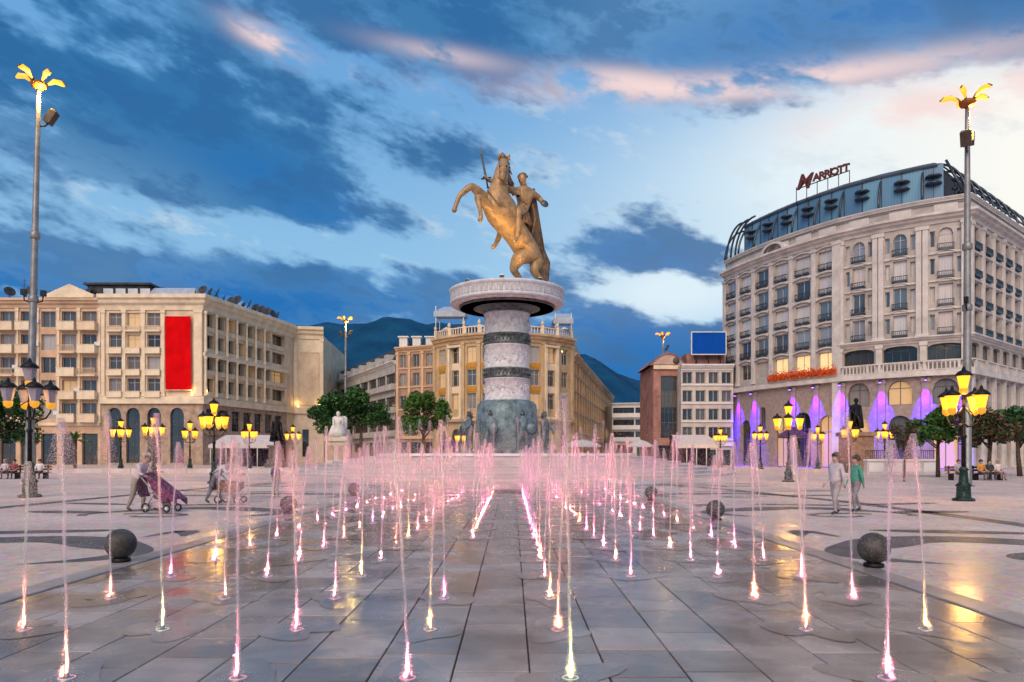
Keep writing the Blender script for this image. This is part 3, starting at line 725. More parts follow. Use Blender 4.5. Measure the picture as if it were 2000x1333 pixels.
# bronze figures and beasts round the column foot
figs = thing('bronze_figure_group', 'green bronze warriors standing round the column foot in the basin', 'sculpture', (MX, MY, 1.45))
def warrior(ang, r, h, k):
    J = [(0,0,.52),(0,0,.66),(0,0,.80),(0,0,.87),(0,.01,.93),(0,.01,.97),(.13,0,.80),(.20,-.05,.66),(.16,-.18,.58),(-.13,0,.80),(-.22,-.02,.68),(-.24,-.10,.84),(.07,0,.48),(.10,-.06,.27),(.09,0,.05),(.09,-.08,.02),(-.07,0,.48),(-.10,-.02,.27),(-.11,.04,.05),(-.11,-.05,.02)]
    Ed = [(0,1),(1,2),(2,3),(3,4),(4,5),(2,6),(6,7),(7,8),(2,9),(9,10),(10,11),(0,12),(12,13),(13,14),(14,15),(0,16),(16,17),(17,18),(18,19)]
    rd = [.085,.08,.095,.045,.055,.05,.05,.04,.03,.05,.04,.03,.07,.05,.03,.025,.07,.05,.03,.025]
    me = skin_mesh('warrior', [Vector(v)*h for v in J], Ed, [q*h for q in rd], [M_patina], 1)
    o = link('warrior', me, figs, (r*math.cos(ang), r*math.sin(ang), .5), ang + math.pi/2)
    s_ = MB(); s_.tube([(-.24*h, -.12*h, 0), (-.25*h, -.11*h, 1.35*h)], [.03*h/3, .02*h/3], 6); s_.build('spear', M_bronze, o)
    s_ = MB(); s_.M = Matrix.Translation((.17*h, -.2*h, .56*h)) @ Matrix.Rotation(R(90), 4, 'X'); s_.lathe([(0, .05*h), (.1*h, .03*h), (.16*h, 0), (.15*h, -.01*h), (0, .03*h)], 16); s_.build('shield', M_patina, o)
    s_ = MB(); s_.lathe([(.07*h, .93*h), (.065*h, .98*h), (.03*h, 1.02*h), (.001, 1.03*h)], 10, (0, .01*h)); s_.box(-.008*h, .008*h, -.05*h, .07*h, 1.0*h, 1.07*h); s_.build('helmet', M_bronze, o)
    s_ = MB(); s_.lathe([(.34*h, -.5), (.34*h, -.02), (.28*h, 0), (0, 0)], 12); s_.build('pedestal', M_patina, o)
for k in range(8):
    warrior(-math.pi/2 + 2*math.pi*(k+.5)/8, 3.55, 3.1, k)

# warm floodlights on the platform edge aimed up at the horse
M_wlens = emit('warm_lens', (1.0, .66, .25), 6)
for k, (a, lb) in enumerate(((-140, 'warm floodlight on the platform left of the horse'), (-95, 'warm floodlight on the platform in front of the horse'), (-50, 'warm floodlight on the platform right of the horse'))):
    q = Vector((MX + 4.3*math.cos(R(a)), MY + 4.3*math.sin(R(a)), 15.92)); f = thing('statue_floodlight', lb, 'floodlight', q, R(a+90), 'floodlights on the statue platform')
    d = MB(); d.box(-.2, .2, -.12, .12, 0, .06); d.M = Matrix.Translation((0, 0, .22)) @ Matrix.Rotation(R(-30), 4, 'X'); d.bevbox(-.18, .18, -.12, .12, -.14, .14, .02); d.M = None; d.build('housing', M_bronze, f)
    d = MB(); d.M = Matrix.Translation((0, 0, .22)) @ Matrix.Rotation(R(-30), 4, 'X'); d.box(-.15, .15, -.1, .1, .141, .15); d.M = None; d.build('lens', M_wlens, f)
    ld = bpy.data.lights.new('statue_flood', 'SPOT'); ld.energy = 750; ld.color = (1.0, .60, .18); ld.spot_size = R(75); ld.spot_blend = .7; ld.shadow_soft_size = .15
    o = link('flood_lamp', ld, f, (0, 0, .42)); tgt = Vector((MX - .8, MY - .6, 21.5)) - q; dq = (Matrix.Rotation(-R(a+90), 3, 'Z') @ tgt); o.rotation_euler = (-dq).to_track_quat('Z', 'Y').to_euler()
# ------------------------------------------------------------------ building materials
M_cream = mat('cream_render', (.76, .58, .40), .8, .12, .5, .15, 20)
M_cream2 = mat('cream_trim', (.82, .67, .48), .7, .10, .8, .1, 20)
M_tan = mat('tan_render', (.66, .44, .29), .8, .14, .5, .15, 20)
M_stoneb = mat('rusticated_stone', (.46, .33, .24), .8, .2, 1.2, .4, 8)
M_frame = mat('window_frame', (.55, .50, .45), .5, .1, 2)
M_frame_d = mat('window_frame_dark', (.10, .09, .085), .5, .1, 2)
M_roofd = mat('roof_dark', (.06, .062, .07), .6, .3, 1)
M_roofl = mat('roof_light', (.55, .57, .62), .35, .1, 1, metal=.3)
M_whitep = mat('white_paint', (.74, .72, .70), .5, .06, 1)
P_dark = glass_pane('pane_dark', [(.02, .025, .03), (.05, .05, .05), (.03, .04, .055), (.12, .11, .10), (.04, .035, .03)])
P_mix = glass_pane('pane_mixed', [(.05, .05, .055), (.30, .27, .25), (.10, .10, .11), (.50, .46, .43), (.06, .07, .09), (.20, .17, .15)])
P_bright = glass_pane('pane_curtained', [(.70, .66, .66), (.13, .18, .24), (.78, .72, .70), (.62, .58, .58), (.30, .33, .40), (.72, .62, .58), (.07, .10, .15)])
P_warm = emit('pane_lit_warm', (1.0, .66, .28), .75, (.6, .45, .25))
P_warm2 = emit('pane_lit_amber', (1.0, .58, .22), .28, (.5, .35, .2))

def satellite_dish(root, x, y, z, r, rz):
    d = MB(); d.tube([(0, 0, 0), (0, 0, r*1.4)], .05, 6)
    d.M = Matrix.Translation((0, 0, r*1.6)) @ Matrix.Rotation(R(65), 4, 'X'); d.lathe([(r, .18*r), (r*.7, .06*r), (.01, 0), (.01, -.03), (r*.72, .02*r), (r*1.02, .16*r)], 14); d.tube([(0, 0, 0), (0, .1, r*.8)], .03, 5); d.M = None
    return d.build('satellite_dish', M_roofd, root, (x-root.location.x, y-root.location.y, z), rz)
def antenna(root, x, y, z, h):
    d = MB(); d.tube([(0, 0, 0), (0, 0, h)], [.06, .03], 6)
    for k in range(4): d.tube([(-.5+.07*k, 0, h*(.6+.1*k)), (.5-.07*k, 0, h*(.6+.1*k))], .025, 5)
    return d.build('antenna', M_roofd, root, (x-root.location.x, y-root.location.y, z))
def balcony(root, A, B, u0, u1, z, out, h, m, solid=True):
    p, rz = on_wall(A, B, (u0+u1)/2, 0, root); w = u1-u0; d = MB()
    d.box(-w/2, w/2, -out, .02, -.18, 0)
    if solid:
        d.box(-w/2, w/2, -out, -out+.1, 0, h); d.box(-w/2, -w/2+.1, -out+.1, 0, 0, h); d.box(w/2-.1, w/2, -out+.1, 0, 0, h)
        d.box(-w/2-.04, w/2+.04, -out-.04, -out+.14, h, h+.08)
    else:
        d.box(-w/2, w/2, -out, -out+.05, h-.07, h); d.box(-w/2, w/2, -out, -out+.05, .02, .07)
        n = max(4, int(w/.16))
        for k in range(n+1): uu = -w/2 + w*k/n; d.box(uu-.018, uu+.018, -out+.01, -out+.045, .06, h-.05)
        for e in (-w/2, w/2-.05): d.box(e, e+.05, -out, 0, h-.07, h)
    return d.build('balcony', m, root, (p.x, p.y, z), rz)

# ------------------------------------------------------------------ apartment block at far left
A0, A1, A2 = (px(-90, 100), 100.0), (px(196, 100), 100.0), (px(396, 100), 100.0)
apt = thing('apartment_building', 'tan apartment block with stacked balconies at the left edge of the square', 'building', (px(50, 100), 104, 0))
Lg = A1[0]-A0[0]; bays = []; u = .5
while u < Lg-1.2: bays.append(u); u += 2.86
rows = [(0, 5.9, [(b+.2, b+2.4, .05, 4.4, 0) for b in bays])]; allw = []
zf = 5.9
for k in range(5):
    hh = 3.2; ops = [(b+.25, b+2.25, zf+.55, zf+2.75, 0) for b in bays]; rows.append((zf, zf+hh, ops)); allw += ops; zf += hh
wall(apt, A0, A1, rows + [(zf, 23.0, [])], M_tan, .55)
windows(apt, A0, A1, rows[0][2], 'two', M_frame_d, P_dark, .55)
windows(apt, A0, A1, allw, 'two', M_frame, (lambda u_, v_: P_warm2 if int(u_*5.3+v_*7.7) % 11 == 0 else P_mix), .55)
for k in range(9):
    p, rz = on_wall(A0, A1, bays[(k*2+1) % len(bays)]+2.5, .02, apt); d = MB(); d.bevbox(-.4, .4, -.32, 0, 0, .55, .03); d.lathe([(.2, 0), (.2, .02), (.001, .02)], 12, (0, -.1)); d.build('air_conditioner', M_whitep, apt, (p.x, p.y, 7.0+3.2*((k*3) % 5)), rz)
rr = random.Random(8)
for i, b in enumerate(bays):
    if i % 3 != 1:
        for k in range(5): balcony(apt, A0, A1, b+.05, b+2.5, 5.9+3.2*k+.2, 1.0, .95, M_cream2 if (i+k) % 2 else M_cream, (i+k) % 4 != 0)
    pilaster(apt, A0, A1, b+2.68, 5.9, 21.9, .32, .14, M_cream2)
cornice(apt, [A0, A1], 21.9, 1.3, .8, M_tan); band(apt, [A0, A1], 5.5, 5.9, .25, M_cream2)
body(apt, [A0, A1, (A1[0], 116), (A0[0], 116)], 0, 23.0, M_tan, (0,), M_roofd)
d = MB(); d.prism([(-3.4, -.5), (3.4, -.5), (3.4, .3), (-3.4, .3)], 0, .5)
d.poly([(-3.2, -.4, .5), (3.2, -.4, .5), (0, -.4, 1.9)]); d.poly([(3.2, .25, .5), (-3.2, .25, .5), (0, .25, 1.9)])
d.poly([(-3.2, -.4, .5), (0, -.4, 1.9), (0, .25, 1.9), (-3.2, .25, .5)]); d.poly([(0, -.4, 1.9), (3.2, -.4, .5), (3.2, .25, .5), (0, .25, 1.9)])
d.build('pediment', M_cream2, apt, (px(142, 100)-apt.location.x, 99.6-104, 23.2))
for k in range(9):
    x = px(-20 + k*26, 101); satellite_dish(apt, x, 101.5 + (k % 3)*.8, 23.5, .55 + .2*(k % 2), rr.uniform(-1, 1))
antenna(apt, px(38, 101), 102, 23.0, 3.6); antenna(apt, px(120, 101), 103, 23, 2.4)

# ------------------------------------------------------------------ cream hotel-like block with the red banner
A3, A4, A5 = (px(560, 122), 122.0), (px(573, 125), 125.0), (px(632, 126), 126.0)
hot = thing('corner_building', 'cream corner building with columned loggias and a tall red banner on its front', 'building', (px(430, 108), 110, 0))
hb = [2.1, 4.65, 7.45]
rows = [(0, 8.9, [(u-.95, u+.95, .3, 8.0, .95) for u in (1.95, 4.55, 7.5, 10.7)])]; ww = []
for k in range(4):
    z = 9.5 + 3.05*k; ops = [(u-.9, u+.9, z+.65, z+2.6, 0) for u in hb]; rows.append((8.9 if k == 0 else z, z+3.05, ops)); ww += ops
rows.append((21.7, 22.2, []))
wall(hot, A1, A2, rows[1:], M_cream, .5); wall(hot, A1, A2, rows[:1], M_stoneb, .5, 'stone_base')
windows(hot, A1, A2, rows[0][2], 'cross', M_frame_d, P_dark, .5); windows(hot, A1, A2, ww, 'cross', M_frame, (lambda u_, v_: P_warm2 if int(u_*3.1+v_*2.3) % 7 == 0 else P_mix), .5)
band(hot, [A1, (A1[0]+14.2, A1[1])], .01, 8.6, .06, M_stoneb, 'stone_base') if False else None
for u in (.45, 3.35, 6.05, 8.8): pilaster(hot, A1, A2, u, 9.6, 21.6, .5, .22, M_cream2)
pilaster(hot, A1, A2, 13.7, 9.6, 21.6, 1.1, .25, M_cream2)
for k in range(4):
    for u in hb: balcony(hot, A1, A2, u-1.05, u+1.05, 9.5+3.05*k+.1, .55, .62, M_cream2, k != 3)
FP = [A1, A2, A3, A4, A5]
cornice(hot, FP, 21.6, 2.1, 1.0, M_cream2); band(hot, FP, 8.55, 9.55, .35, M_cream2)
band(hot, FP, 20.9, 21.35, .12, M_cream2, 'string_course') if False else None
# side face with double-height columns
rows = [(0, 8.6, [(u, u+2.0, .05, 4.2, 0) for u in (1.0, 4.0, 7.0, 10.0, 13.0, 16.0)] )]; ww = []; S1 = []
Lg = frame_of(A2, A3)[2]
for k in range(4):
    z = 9.5 + 3.05*k; ops = [(.55+2.5*j, .55+2.5*j+2.0, z+.85, z+2.75, 0) for j in range(6)] + [(15.8, 17.4, z+.85, z+2.7, 0), (18.0, Lg-.5, z+.85, z+2.7, 0)]
    rows.append((8.6 if k == 0 else z, z+3.05, ops)); ww += ops
rows[0] = (0, 8.6, [(u, u+2.2, 4.9, 7.9, 0) for u in (.8, 3.8, 6.8, 9.8, 12.8, 15.8, 18.8)])
wall(hot, A2, A3, rows[1:] + [(21.7, 22.2, [])], M_cream, 1.3); wall(hot, A2, A3, rows[:1], M_stoneb, .6, 'stone_base')
windows(hot, A2, A3, ww, 'cross', M_frame_d, (lambda u_, v_: P_warm2 if int(u_*4.1+v_*5.3) % 6 == 0 else P_dark), 1.3, 0); windows(hot, A2, A3, rows[0][2], 'two', M_frame_d, P_dark, .6)
for j in range(7):
    for z0, z1 in ((9.6, 15.2), (15.75, 21.5)): pilaster(hot, A2, A3, .3+2.5*j, z0, z1, .42, .25, M_cream2, True, 'column')
band(hot, [A2, A3], 15.2, 15.75, .4, M_cream2, 'string_course')
for k in range(4): band(hot, [(A2[0]*.97+A3[0]*.03, A2[1]*.97+A3[1]*.03), A3], 9.62+3.05*k, 10.25+3.05*k, .12, M_cream, 'parapet')
wall(hot, A3, A4, [(0, 22.2, [])], M_cream)
Lp = frame_of(A4, A5)[2]
wall(hot, A4, A5, [(0, 8.6, [(1.5, 2.6, 1.0, 5.8, 0)]), (8.6, 22.2, [])], M_cream2, .4); windows(hot, A4, A5, [(1.5, 2.6, 1.0, 5.8, 0)], 'cross', M_frame_d, P_dark, .4)
p, rz = on_wall(A4, A5, Lp/2, 0, hot); d = MB()
d.box(-1.6, 1.6, -.08, .01, 10.2, 19.2)
for x0, x1, z0, z1 in ((-1.75, -1.55, 10, 19.4), (1.55, 1.75, 10, 19.4), (-1.55, 1.55, 10, 10.2), (-1.55, 1.55, 19.2, 19.4)): d.box(x0, x1, -.16, .01, z0, z1)
d.build('wall_panel', M_cream, hot, (p.x, p.y, 0), rz)
for e in (.35, Lp-.35): pilaster(hot, A4, A5, e, 9.6, 21.6, .55, .15, M_cream2)
body(hot, FP + [(A5[0]-2, 150), (A1[0], 150)], 0, 22.2, M_cream, (0, 1, 2, 3), M_roofd)
# attic: dark penthouse and pale skylight, dishes along the roof edge
d = MB(); d.prism([(-4.2, -3), (4.6, -3), (4.6, 6), (-4.2, 6)], 0, 3.6); d.prism([(-4.6, -3.4), (5, -3.4), (5, 6.4), (-4.6, 6.4)], 3.6, 3.9)
pent = d.build('penthouse', M_roofd, hot, (px(250, 106)-hot.location.x, 106-110, 22.2))
for k in range(4):
    d = MB(); d.box(-.7, .7, -.06, 0, 2.1, 3.1); d.build('penthouse_window', M_roofl, hot, (px(212+k*24, 103)-hot.location.x, 102.98-110, 22.2))
d = MB(); d.poly([(-3.6, -2.5, 0), (3.6, -2.5, 0), (3.0, -.5, 1.9), (-3.0, -.5, 1.9)]); d.box(-3.0, 3.0, -.5, 3, 0, 1.9)
for k in range(7): d.box(-3.2+k*1.06, -3.1+k*1.06, -1.6, -1.5, .8, 1.1)
d.build('skylight', M_roofl, hot, (px(345, 104)-hot.location.x, 104-110, 23.6))
A_, dd, Lg, rz = frame_of(A2, A3)
for k in range(13):
    q = A_ + dd*(1.5+k*1.65); satellite_dish(hot, q.x-.9, q.y, 23.7, .5+.35*rr.random(), rr.uniform(-1.2, 1.2))
antenna(hot, px(305, 104), 106, 24, 2.4)
# warm little wall lamps at the pilaster feet
def wall_lamp(root, A, B, u, z, col, power, nm='wall_lamp'):
    p, rz = on_wall(A, B, u, .28, root); d = MB(); d.box(-.12, .12, .02, .3, 0, .12); d.lathe([(.05, .12), (.11, .2), (.11, .42), (.03, .5), (0, .5)], 8)
    o = d.build(nm, [emit(nm+'_glow', col, 3)], root, (p.x, p.y, z), rz)
    point_light(nm+'_light', root, (p.x + .25*math.sin(rz), p.y - .25*math.cos(rz), z+.7), col, power, .12)
for A, B, u in ((A1, A2, 12.9), (A4, A5, .8), (A4, A5, Lp-.7), (A4, A5, Lp-.1), (A2, A3, .35)): wall_lamp(hot, A, B, u, 9.7, (1, .62, .18), 26)
# red banner: its own thing, hung on the wall
bn = thing('hanging_banner', 'tall plain red banner hanging on the cream corner building', 'banner', (px(347.5, 99.6), 99.72, hz(762, 99.6)))
d = MB(); n = 14; hh = hz(618, 99.6)-hz(762, 99.6); G = []
for j in range(13):
    G.append([d.pt((-1.78+3.56*k/n + .08*(1-j/12), -.10 - .05*math.sin(k*.9+j*.25) - .03*math.sin(j*.8), hh*j/12)) for k in range(n+1)])
for j in range(12):
    for k in range(n): d.face((G[j][k], G[j][k+1], G[j+1][k+1], G[j+1][k]), True)
d.build('cloth', mat('banner_red', (.72, .003, .006), .9, .12, .5, spec=.05), bn)
d = MB(); d.tube([(-1.9, -.1, hh+.03), (1.98, -.1, hh+.03)], .06, 8); d.tube([(-1.95, -.1, -.03), (1.9, -.1, -.03)], .06, 8); d.build('batten', M_cream2, bn)

# ------------------------------------------------------------------ street on the left of the monument
def strip_building(name, label, A, B, H, z0, step, m, pm, back, ground=4.0, roof=None, wh=1.7, nb=None, balc=True):
    r_ = thing(name, label, 'building', ((A[0]+B[0])/2, (A[1]+B[1])/2+3, 0)); Lg = frame_of(A, B)[2]
    nb = nb or max(2, int(Lg/5)); rows = [(0, z0, [(Lg*k/nb+.4, Lg*(k+1)/nb-.4, .05, ground-.6, 0) for k in range(nb)])]; ww = list(rows[0][2]); z = z0
    while z + step <= H + .01:
        ops = [(Lg*k/nb+.12, Lg*(k+1)/nb-.12, z+.95, z+.95+wh, 0) for k in range(nb)]; rows.append((z, z+step, ops)); ww += ops
        if balc: band(r_, [A, B], z+.05, z+.95, .55, m, 'balcony_front')
        z += step
    rows.append((z, H+.3, []))
    wall(r_, A, B, rows, m, .4); windows(r_, A, B, ww, 'four', M_frame_d, pm, .4)
    cornice(r_, [A, B], H-.1, .6, .5, M_whitep if balc else m)
    body(r_, [A, B] + back, 0, H+.3, m, (0,), roof or M_roofd); return r_
M_grey = mat('grey_render', (.50, .48, .46), .7, .12, .6)
sb = strip_building('office_building', 'long grey street building with continuous dark window strips behind the tree', (px(640, 150), 150.0), (px(772, 110), 110.0), 15.4, 4.2, 3.6, M_grey, P_dark, [(-12, 135), (-30, 165)])
d = MB(); A, B = Vector((px(640, 150), 150)), Vector((px(772, 110), 110)); n_ = Vector((B-A).normalized()); nn = Vector((-n_.y, n_.x)); bl = sb.location
for z0, z1, o0, o1 in ((15.7, 18.6, .6, 2.2),):
    d.poly([(A.x+nn.x*o0-bl.x, A.y+nn.y*o0-bl.y, z0), (B.x+nn.x*o0-bl.x, B.y+nn.y*o0-bl.y, z0), (B.x+nn.x*o1-bl.x, B.y+nn.y*o1-bl.y, z1), (A.x+nn.x*o1-bl.x, A.y+nn.y*o1-bl.y, z1)])
    d.poly([(B.x+nn.x*o0-bl.x, B.y+nn.y*o0-bl.y, z0), (B.x+nn.x*8-bl.x, B.y+nn.y*8-bl.y, z0), (B.x+nn.x*8-bl.x, B.y+nn.y*8-bl.y, z1), (B.x+nn.x*o1-bl.x, B.y+nn.y*o1-bl.y, z1)])
    d.poly([(A.x+nn.x*o1-bl.x, A.y+nn.y*o1-bl.y, z1), (B.x+nn.x*o1-bl.x, B.y+nn.y*o1-bl.y, z1), (B.x+nn.x*8-bl.x, B.y+nn.y*8-bl.y, z1+.3), (A.x+nn.x*8-bl.x, A.y+nn.y*8-bl.y, z1+.3)])
d.build('mansard_roof', M_roofd, sb)
for k in range(8):
    q = A + n_*(3 + k*5.2); e = MB(); e.box(-.75, .75, -.5, .9, 0, 1.5); e.build('dormer', M_grey, sb, (q.x+nn.x*.7-bl.x, q.y+nn.y*.7-bl.y, 15.9), math.atan2(n_.y, n_.x))
M_brown = mat('brown_render', (.42, .27, .19), .8, .2, .6)
def block(name, label, A, B, H, rows_z, wh, nb, ww_, m, pm, depth=8, ground=4.2, fm=None, pil=True, kind='two', roof=None, cat='building', trim=None):
    r_ = thing(name, label, cat, ((A[0]+B[0])/2, (A[1]+B[1])/2+2, 0)); Lg = frame_of(A, B)[2]; bw = Lg/nb
    rows = [(0, ground, [(bw*k+.35, bw*(k+1)-.35, .05, ground-.9, 0) for k in range(nb)])]; ww = []; zz = ground
    for z in rows_z:
        ops = [(bw*(k+.5)-ww_/2, bw*(k+.5)+ww_/2, z, z+wh, 0) for k in range(nb)]; rows.append((zz, z+wh+.4, ops)); zz = z+wh+.4; ww += ops
    rows.append((zz, H, []))
    wall(r_, A, B, rows, m, .35); windows(r_, A, B, rows[0][2], 'two', M_frame_d, P_dark, .35); windows(r_, A, B, ww, kind, fm or M_frame, pm, .35)
    cornice(r_, [A, B], H-.7, .8, .6, trim or m); band(r_, [A, B], ground-.4, ground, .25, trim or m)
    for z in rows_z: band(r_, [A, B], z-.28, z-.1, .14, trim or m, 'sill_band')
    if pil:
        for k in range(nb+1): pilaster(r_, A, B, min(max(bw*k, .25), Lg-.25), ground, H-.7, .4, .15, trim or m)
    d_, dn = frame_of(A, B)[1], None; nn_ = Vector((-d_.y, d_.x)); Bk = [(B[0]+nn_.x*depth, B[1]+nn_.y*depth), (A[0]+nn_.x*depth, A[1]+nn_.y*depth)]
    body(r_, [A, B] + Bk, 0, H, m, (0,), roof or M_roofd); return r_
tw = block('corner_tower', 'narrow brown tower house left of the curved building, pale crown', (px(774, 109), 109.0), (px(852, 106), 106.0), 17.6, [5.0, 8.4, 11.8, 14.6], 1.9, 3, 1.1, M_brown, P_mix, 10, trim=M_tan)
for k in range(3):
    e = MB(); e.box(-.6, .6, -.4, .6, 0, 1.5); e.prism([(-.8, -.6), (.8, -.6), (.8, .8), (-.8, .8)], 1.5, 1.7); e.build('dormer', M_whitep, tw, (-2.0+k*2.0, -1.0, 17.6))
block('yellow_house', 'small yellow house at the far end of the left street', (px(642, 168), 168.0), (px(700, 158), 158.0), 18.5, [5, 8.4, 11.8, 15.0], 2.0, 4, 1.3, mat('yellow_render', (.62, .46, .16), .8, .15, .6), P_dark, 12)
block('distant_house', 'pale house glimpsed between the cream corner building and the yellow house', (px(622, 185), 185.0), (px(648, 180), 180.0), 17.0, [5, 8.4, 11.8], 2.0, 2, 1.3, M_grey, P_dark, 12)

# ------------------------------------------------------------------ curved central building
M_och = mat('painted_glow_panel', (.60, .29, .05), .75, .2, 1.0)  # ochre paint stands in for orange-yellow light on the panels
M_sand = mat('sand_render', (.58, .42, .25), .8, .14, .6, .15, 20)
cb = thing('curved_building', 'sand coloured round-fronted building with panels in painted lamplight ochre behind the monument', 'building', (px(985, 100), 104, 0))
cpts = []
for k in range(10):
    t = k/9; xx = px(850, 102)*(1-t) + px(1117, 102)*t; cpts.append((xx, 102.5 - 6.0*math.sin(math.pi*t)**.8))
ga = [0]
for i, (A, B) in enumerate(zip(cpts, cpts[1:])):
    Lg = frame_of(A, B)[2]; w = min(1.5, Lg*.6); c = Lg/2
    rows = [(0, 6.4, [(c-w*.6, c+w*.6, .05, 5.0, w*.6)])]; zz = 6.4; ww = []
    for z in (7.7, 10.9, 14.1):
        ops = [(c-w/2, c+w/2, z, z+2.15, 0)]; rows.append((zz, z+2.6, ops)); zz = z+2.6; ww += ops
    rows.append((zz, 17.4, []))
    wall(cb, A, B, rows, M_sand, .35); windows(cb, A, B, ww, 'cross', M_frame, (lambda u_, v_, i=i: P_warm2 if int(i*3+v_) % 5 == 0 else (P_dark if i % 2 else P_mix)), .35)
    windows(cb, A, B, rows[0][2], 'cross', M_frame_d, (lambda u_, v_, i=i: P_warm2 if i in (2, 6, 7) else P_dark), .35)
    if i in (0, 2, 3, 5, 6):
        for z in (9.95, 13.15):
            p, rz = on_wall(A, B, c, 0, cb); d = MB(); d.box(-w/2-.1, w/2+.1, -.05, .02, 0, .85); d.box(-w/2+.15, w/2-.15, -.09, -.04, .15, .7); d.build('painted_glow_panel', M_och, cb, (p.x, p.y, z), rz)
    if i in (1, 7):
        p, rz = on_wall(A, B, c, 0, cb)
        for z in (9.95, 13.15): d = MB(); d.box(-w/2-.1, w/2+.1, -.05, .02, 0, .85); d.build('pale_panel', M_cream2, cb, (p.x, p.y, z), rz)
        for e in (-1, 1):
            d = MB(); d.box(-.16, .16, -.5, .05, 6.6, 16.2); d.build('bay_pier', M_cream2, cb, (p.x + e*(w/2+.3)*math.cos(rz), p.y + e*(w/2+.3)*math.sin(rz), 0), rz)
        
        for z_ in (16.2, 6.3): d = MB(); d.box(-w/2-.5, w/2+.5, -.6, .05, z_, z_+.3); d.build('bay_slab', M_cream2, cb, (p.x, p.y, 0), rz)
    pilaster(cb, A, B, 0.0, 6.5, 16.9, .42, .3, M_sand)
pilaster(cb, cpts[-2], cpts[-1], Lg, 6.5, 16.9, .42, .3, M_sand)
cornice(cb, cpts, 16.7, 1.2, .9, mat('sand_trim', (.62, .42, .24), .75, .14, .8)); band(cb, cpts, 6.0, 6.5, .5, M_sand); band(cb, cpts, 6.6, 6.8, .25, M_tan, 'string_course')
balustrade(cb, cpts, 17.9, 1.1, M_cream2, .42, -.1, .12)
for k in range(10):
    d = MB(); d.box(-.2, .2, -.2, .2, 0, 1.25); d.lathe([(.1, 1.25), (.26, 1.55), (.2, 1.75), (.07, 1.9), (.001, 2.0)], 8); d.build('urn', M_cream2, cb, (cpts[k][0]-cb.location.x, cpts[k][1]+.1-104, 17.9))
body(cb, cpts + [(11.0, 116), (-14, 116)], 0, 17.9, M_sand, tuple(range(9)), M_roofl)
for x0, x1, y, h in ((856, 908, 105, 4.6), (1082, 1112, 105, 3.6)):
    a, b = px(x0, y), px(x1, y)
    for q in (a, b):
        for yy in (101.6, 107): d = MB(); d.tube([(q-cb.location.x, yy-104, 17.9), (q-cb.location.x, yy-104, 17.9+h)], .07, 6); d.build('canopy_post', M_whitep, cb)
    d = MB(); c = cb.location.x
    e = [d.pt((a-c-.3, -2.6, 17.9+h-.8)), d.pt((b-c+.3, -2.6, 17.9+h-.8)), d.pt((b-c+.3, 3.2, 17.9+h-.8)), d.pt((a-c-.3, 3.2, 17.9+h-.8))]
    t_ = [d.pt(((a+b)/2-c-1.0, 0, 17.9+h+.4)), d.pt(((a+b)/2-c+1.0, 0, 17.9+h+.4))]
    d.face((e[0], e[1], t_[1], t_[0])); d.face((e[1], e[2], t_[1])); d.face((e[2], e[3], t_[0], t_[1])); d.face((e[3], e[0], t_[0]))
    d.box(a-c-.3, b-c+.3, -2.62, -2.58, 17.9+h-1.5, 17.9+h-.8); d.build('terrace_canopy', mat('canopy_white', (.42, .46, .52), .5, .08, 1), cb)
for k in range(10):
    x = px(870 + k*26, 100); d = MB(); d.lathe([(.02, 0), (.04, 1.3), (.9, 1.2), (.03, 1.65), (.001, 1.7)], 8); d.build('terrace_parasol', mat('parasol_purple', (.20, .10, .22), .8, .1, 1) if k % 3 else M_whitep, cb, (x-cb.location.x, -1.8 - 2.6*math.sin(math.pi*(k+.5)/10), 17.92))
wg = block('street_wing', 'long wing with painted orange light receding behind the curved building to the right', (px(1119, 103), 103.0), (px(1196, 185), 185.0), 16.0, [4.9, 8.0, 11.0, 13.4], 1.7, 22, 1.7, mat('orange_light_paint', (.58, .34, .13), .8, .2, .4), (lambda u_, v_: P_warm if (int(u_*7+v_*3) % 5) == 0 else P_dark), 10, trim=M_tan)  # orange light on the walls is part of their base colour

# ------------------------------------------------------------------ right background houses
fb = strip_building('distant_office', 'low pale office with white floor bands at the far street end', (px(1196, 150), 150.0), (px(1284, 148), 148.0), 11.6, 4.0, 2.5, M_whitep, P_dark, [(40, 175), (20, 175)], wh=1.2)
M_brick = mat('red_brick', (.40, .20, .16), .85, .2, .8, .3, 20)
Yb = 96.0
bk = thing('brick_building', 'red brick house with barrel roof and tall dark glazed stair strip', 'building', (px(1305, Yb), Yb+3, 0))
A, B = (px(1276, Yb), Yb), (px(1342, Yb), Yb); Lg = B[0]-A[0]
zz = [2.6, 5.0, 7.4, 9.8]
wall(bk, A, B, [(0, 3.2, [(.3, 3.4, .05, 2.7, 0)]), (3.2, 12.4, [(1.0, 3.2, 3.7, 12.0, 0)]), (12.4, 13.4, [])], M_brick, .3)
windows(bk, A, B, [(1.0, 3.2, 3.7+2.08*k, 3.7+2.08*(k+1), 0) for k in range(4)], 'four', M_frame_d, P_dark, .3); windows(bk, A, B, [(.3, 3.4, .05, 2.7, 0)], 'two', M_frame_d, P_dark, .3)
d = MB(); n = 14; pr = [(-2.6+5.2*k/n, 13.4+1.7*math.sin(math.pi*k/n)) for k in range(n+1)]
f_ = [d.pt((q[0], -3.25, q[1])) for q in pr]; g_ = [d.pt((q[0], 6, q[1])) for q in pr]
for k in range(n): d.face((f_[k], f_[k+1], g_[k+1], g_[k]), True)
d.face(f_); d.face(g_[::-1]); d.build('barrel_roof', mat('roof_red', (.30, .13, .11), .6, .2, 1), bk)
d = MB(); pr2 = [(-2.2+4.4*k/n, 13.5+1.25*math.sin(math.pi*k/n)) for k in range(n+1)]
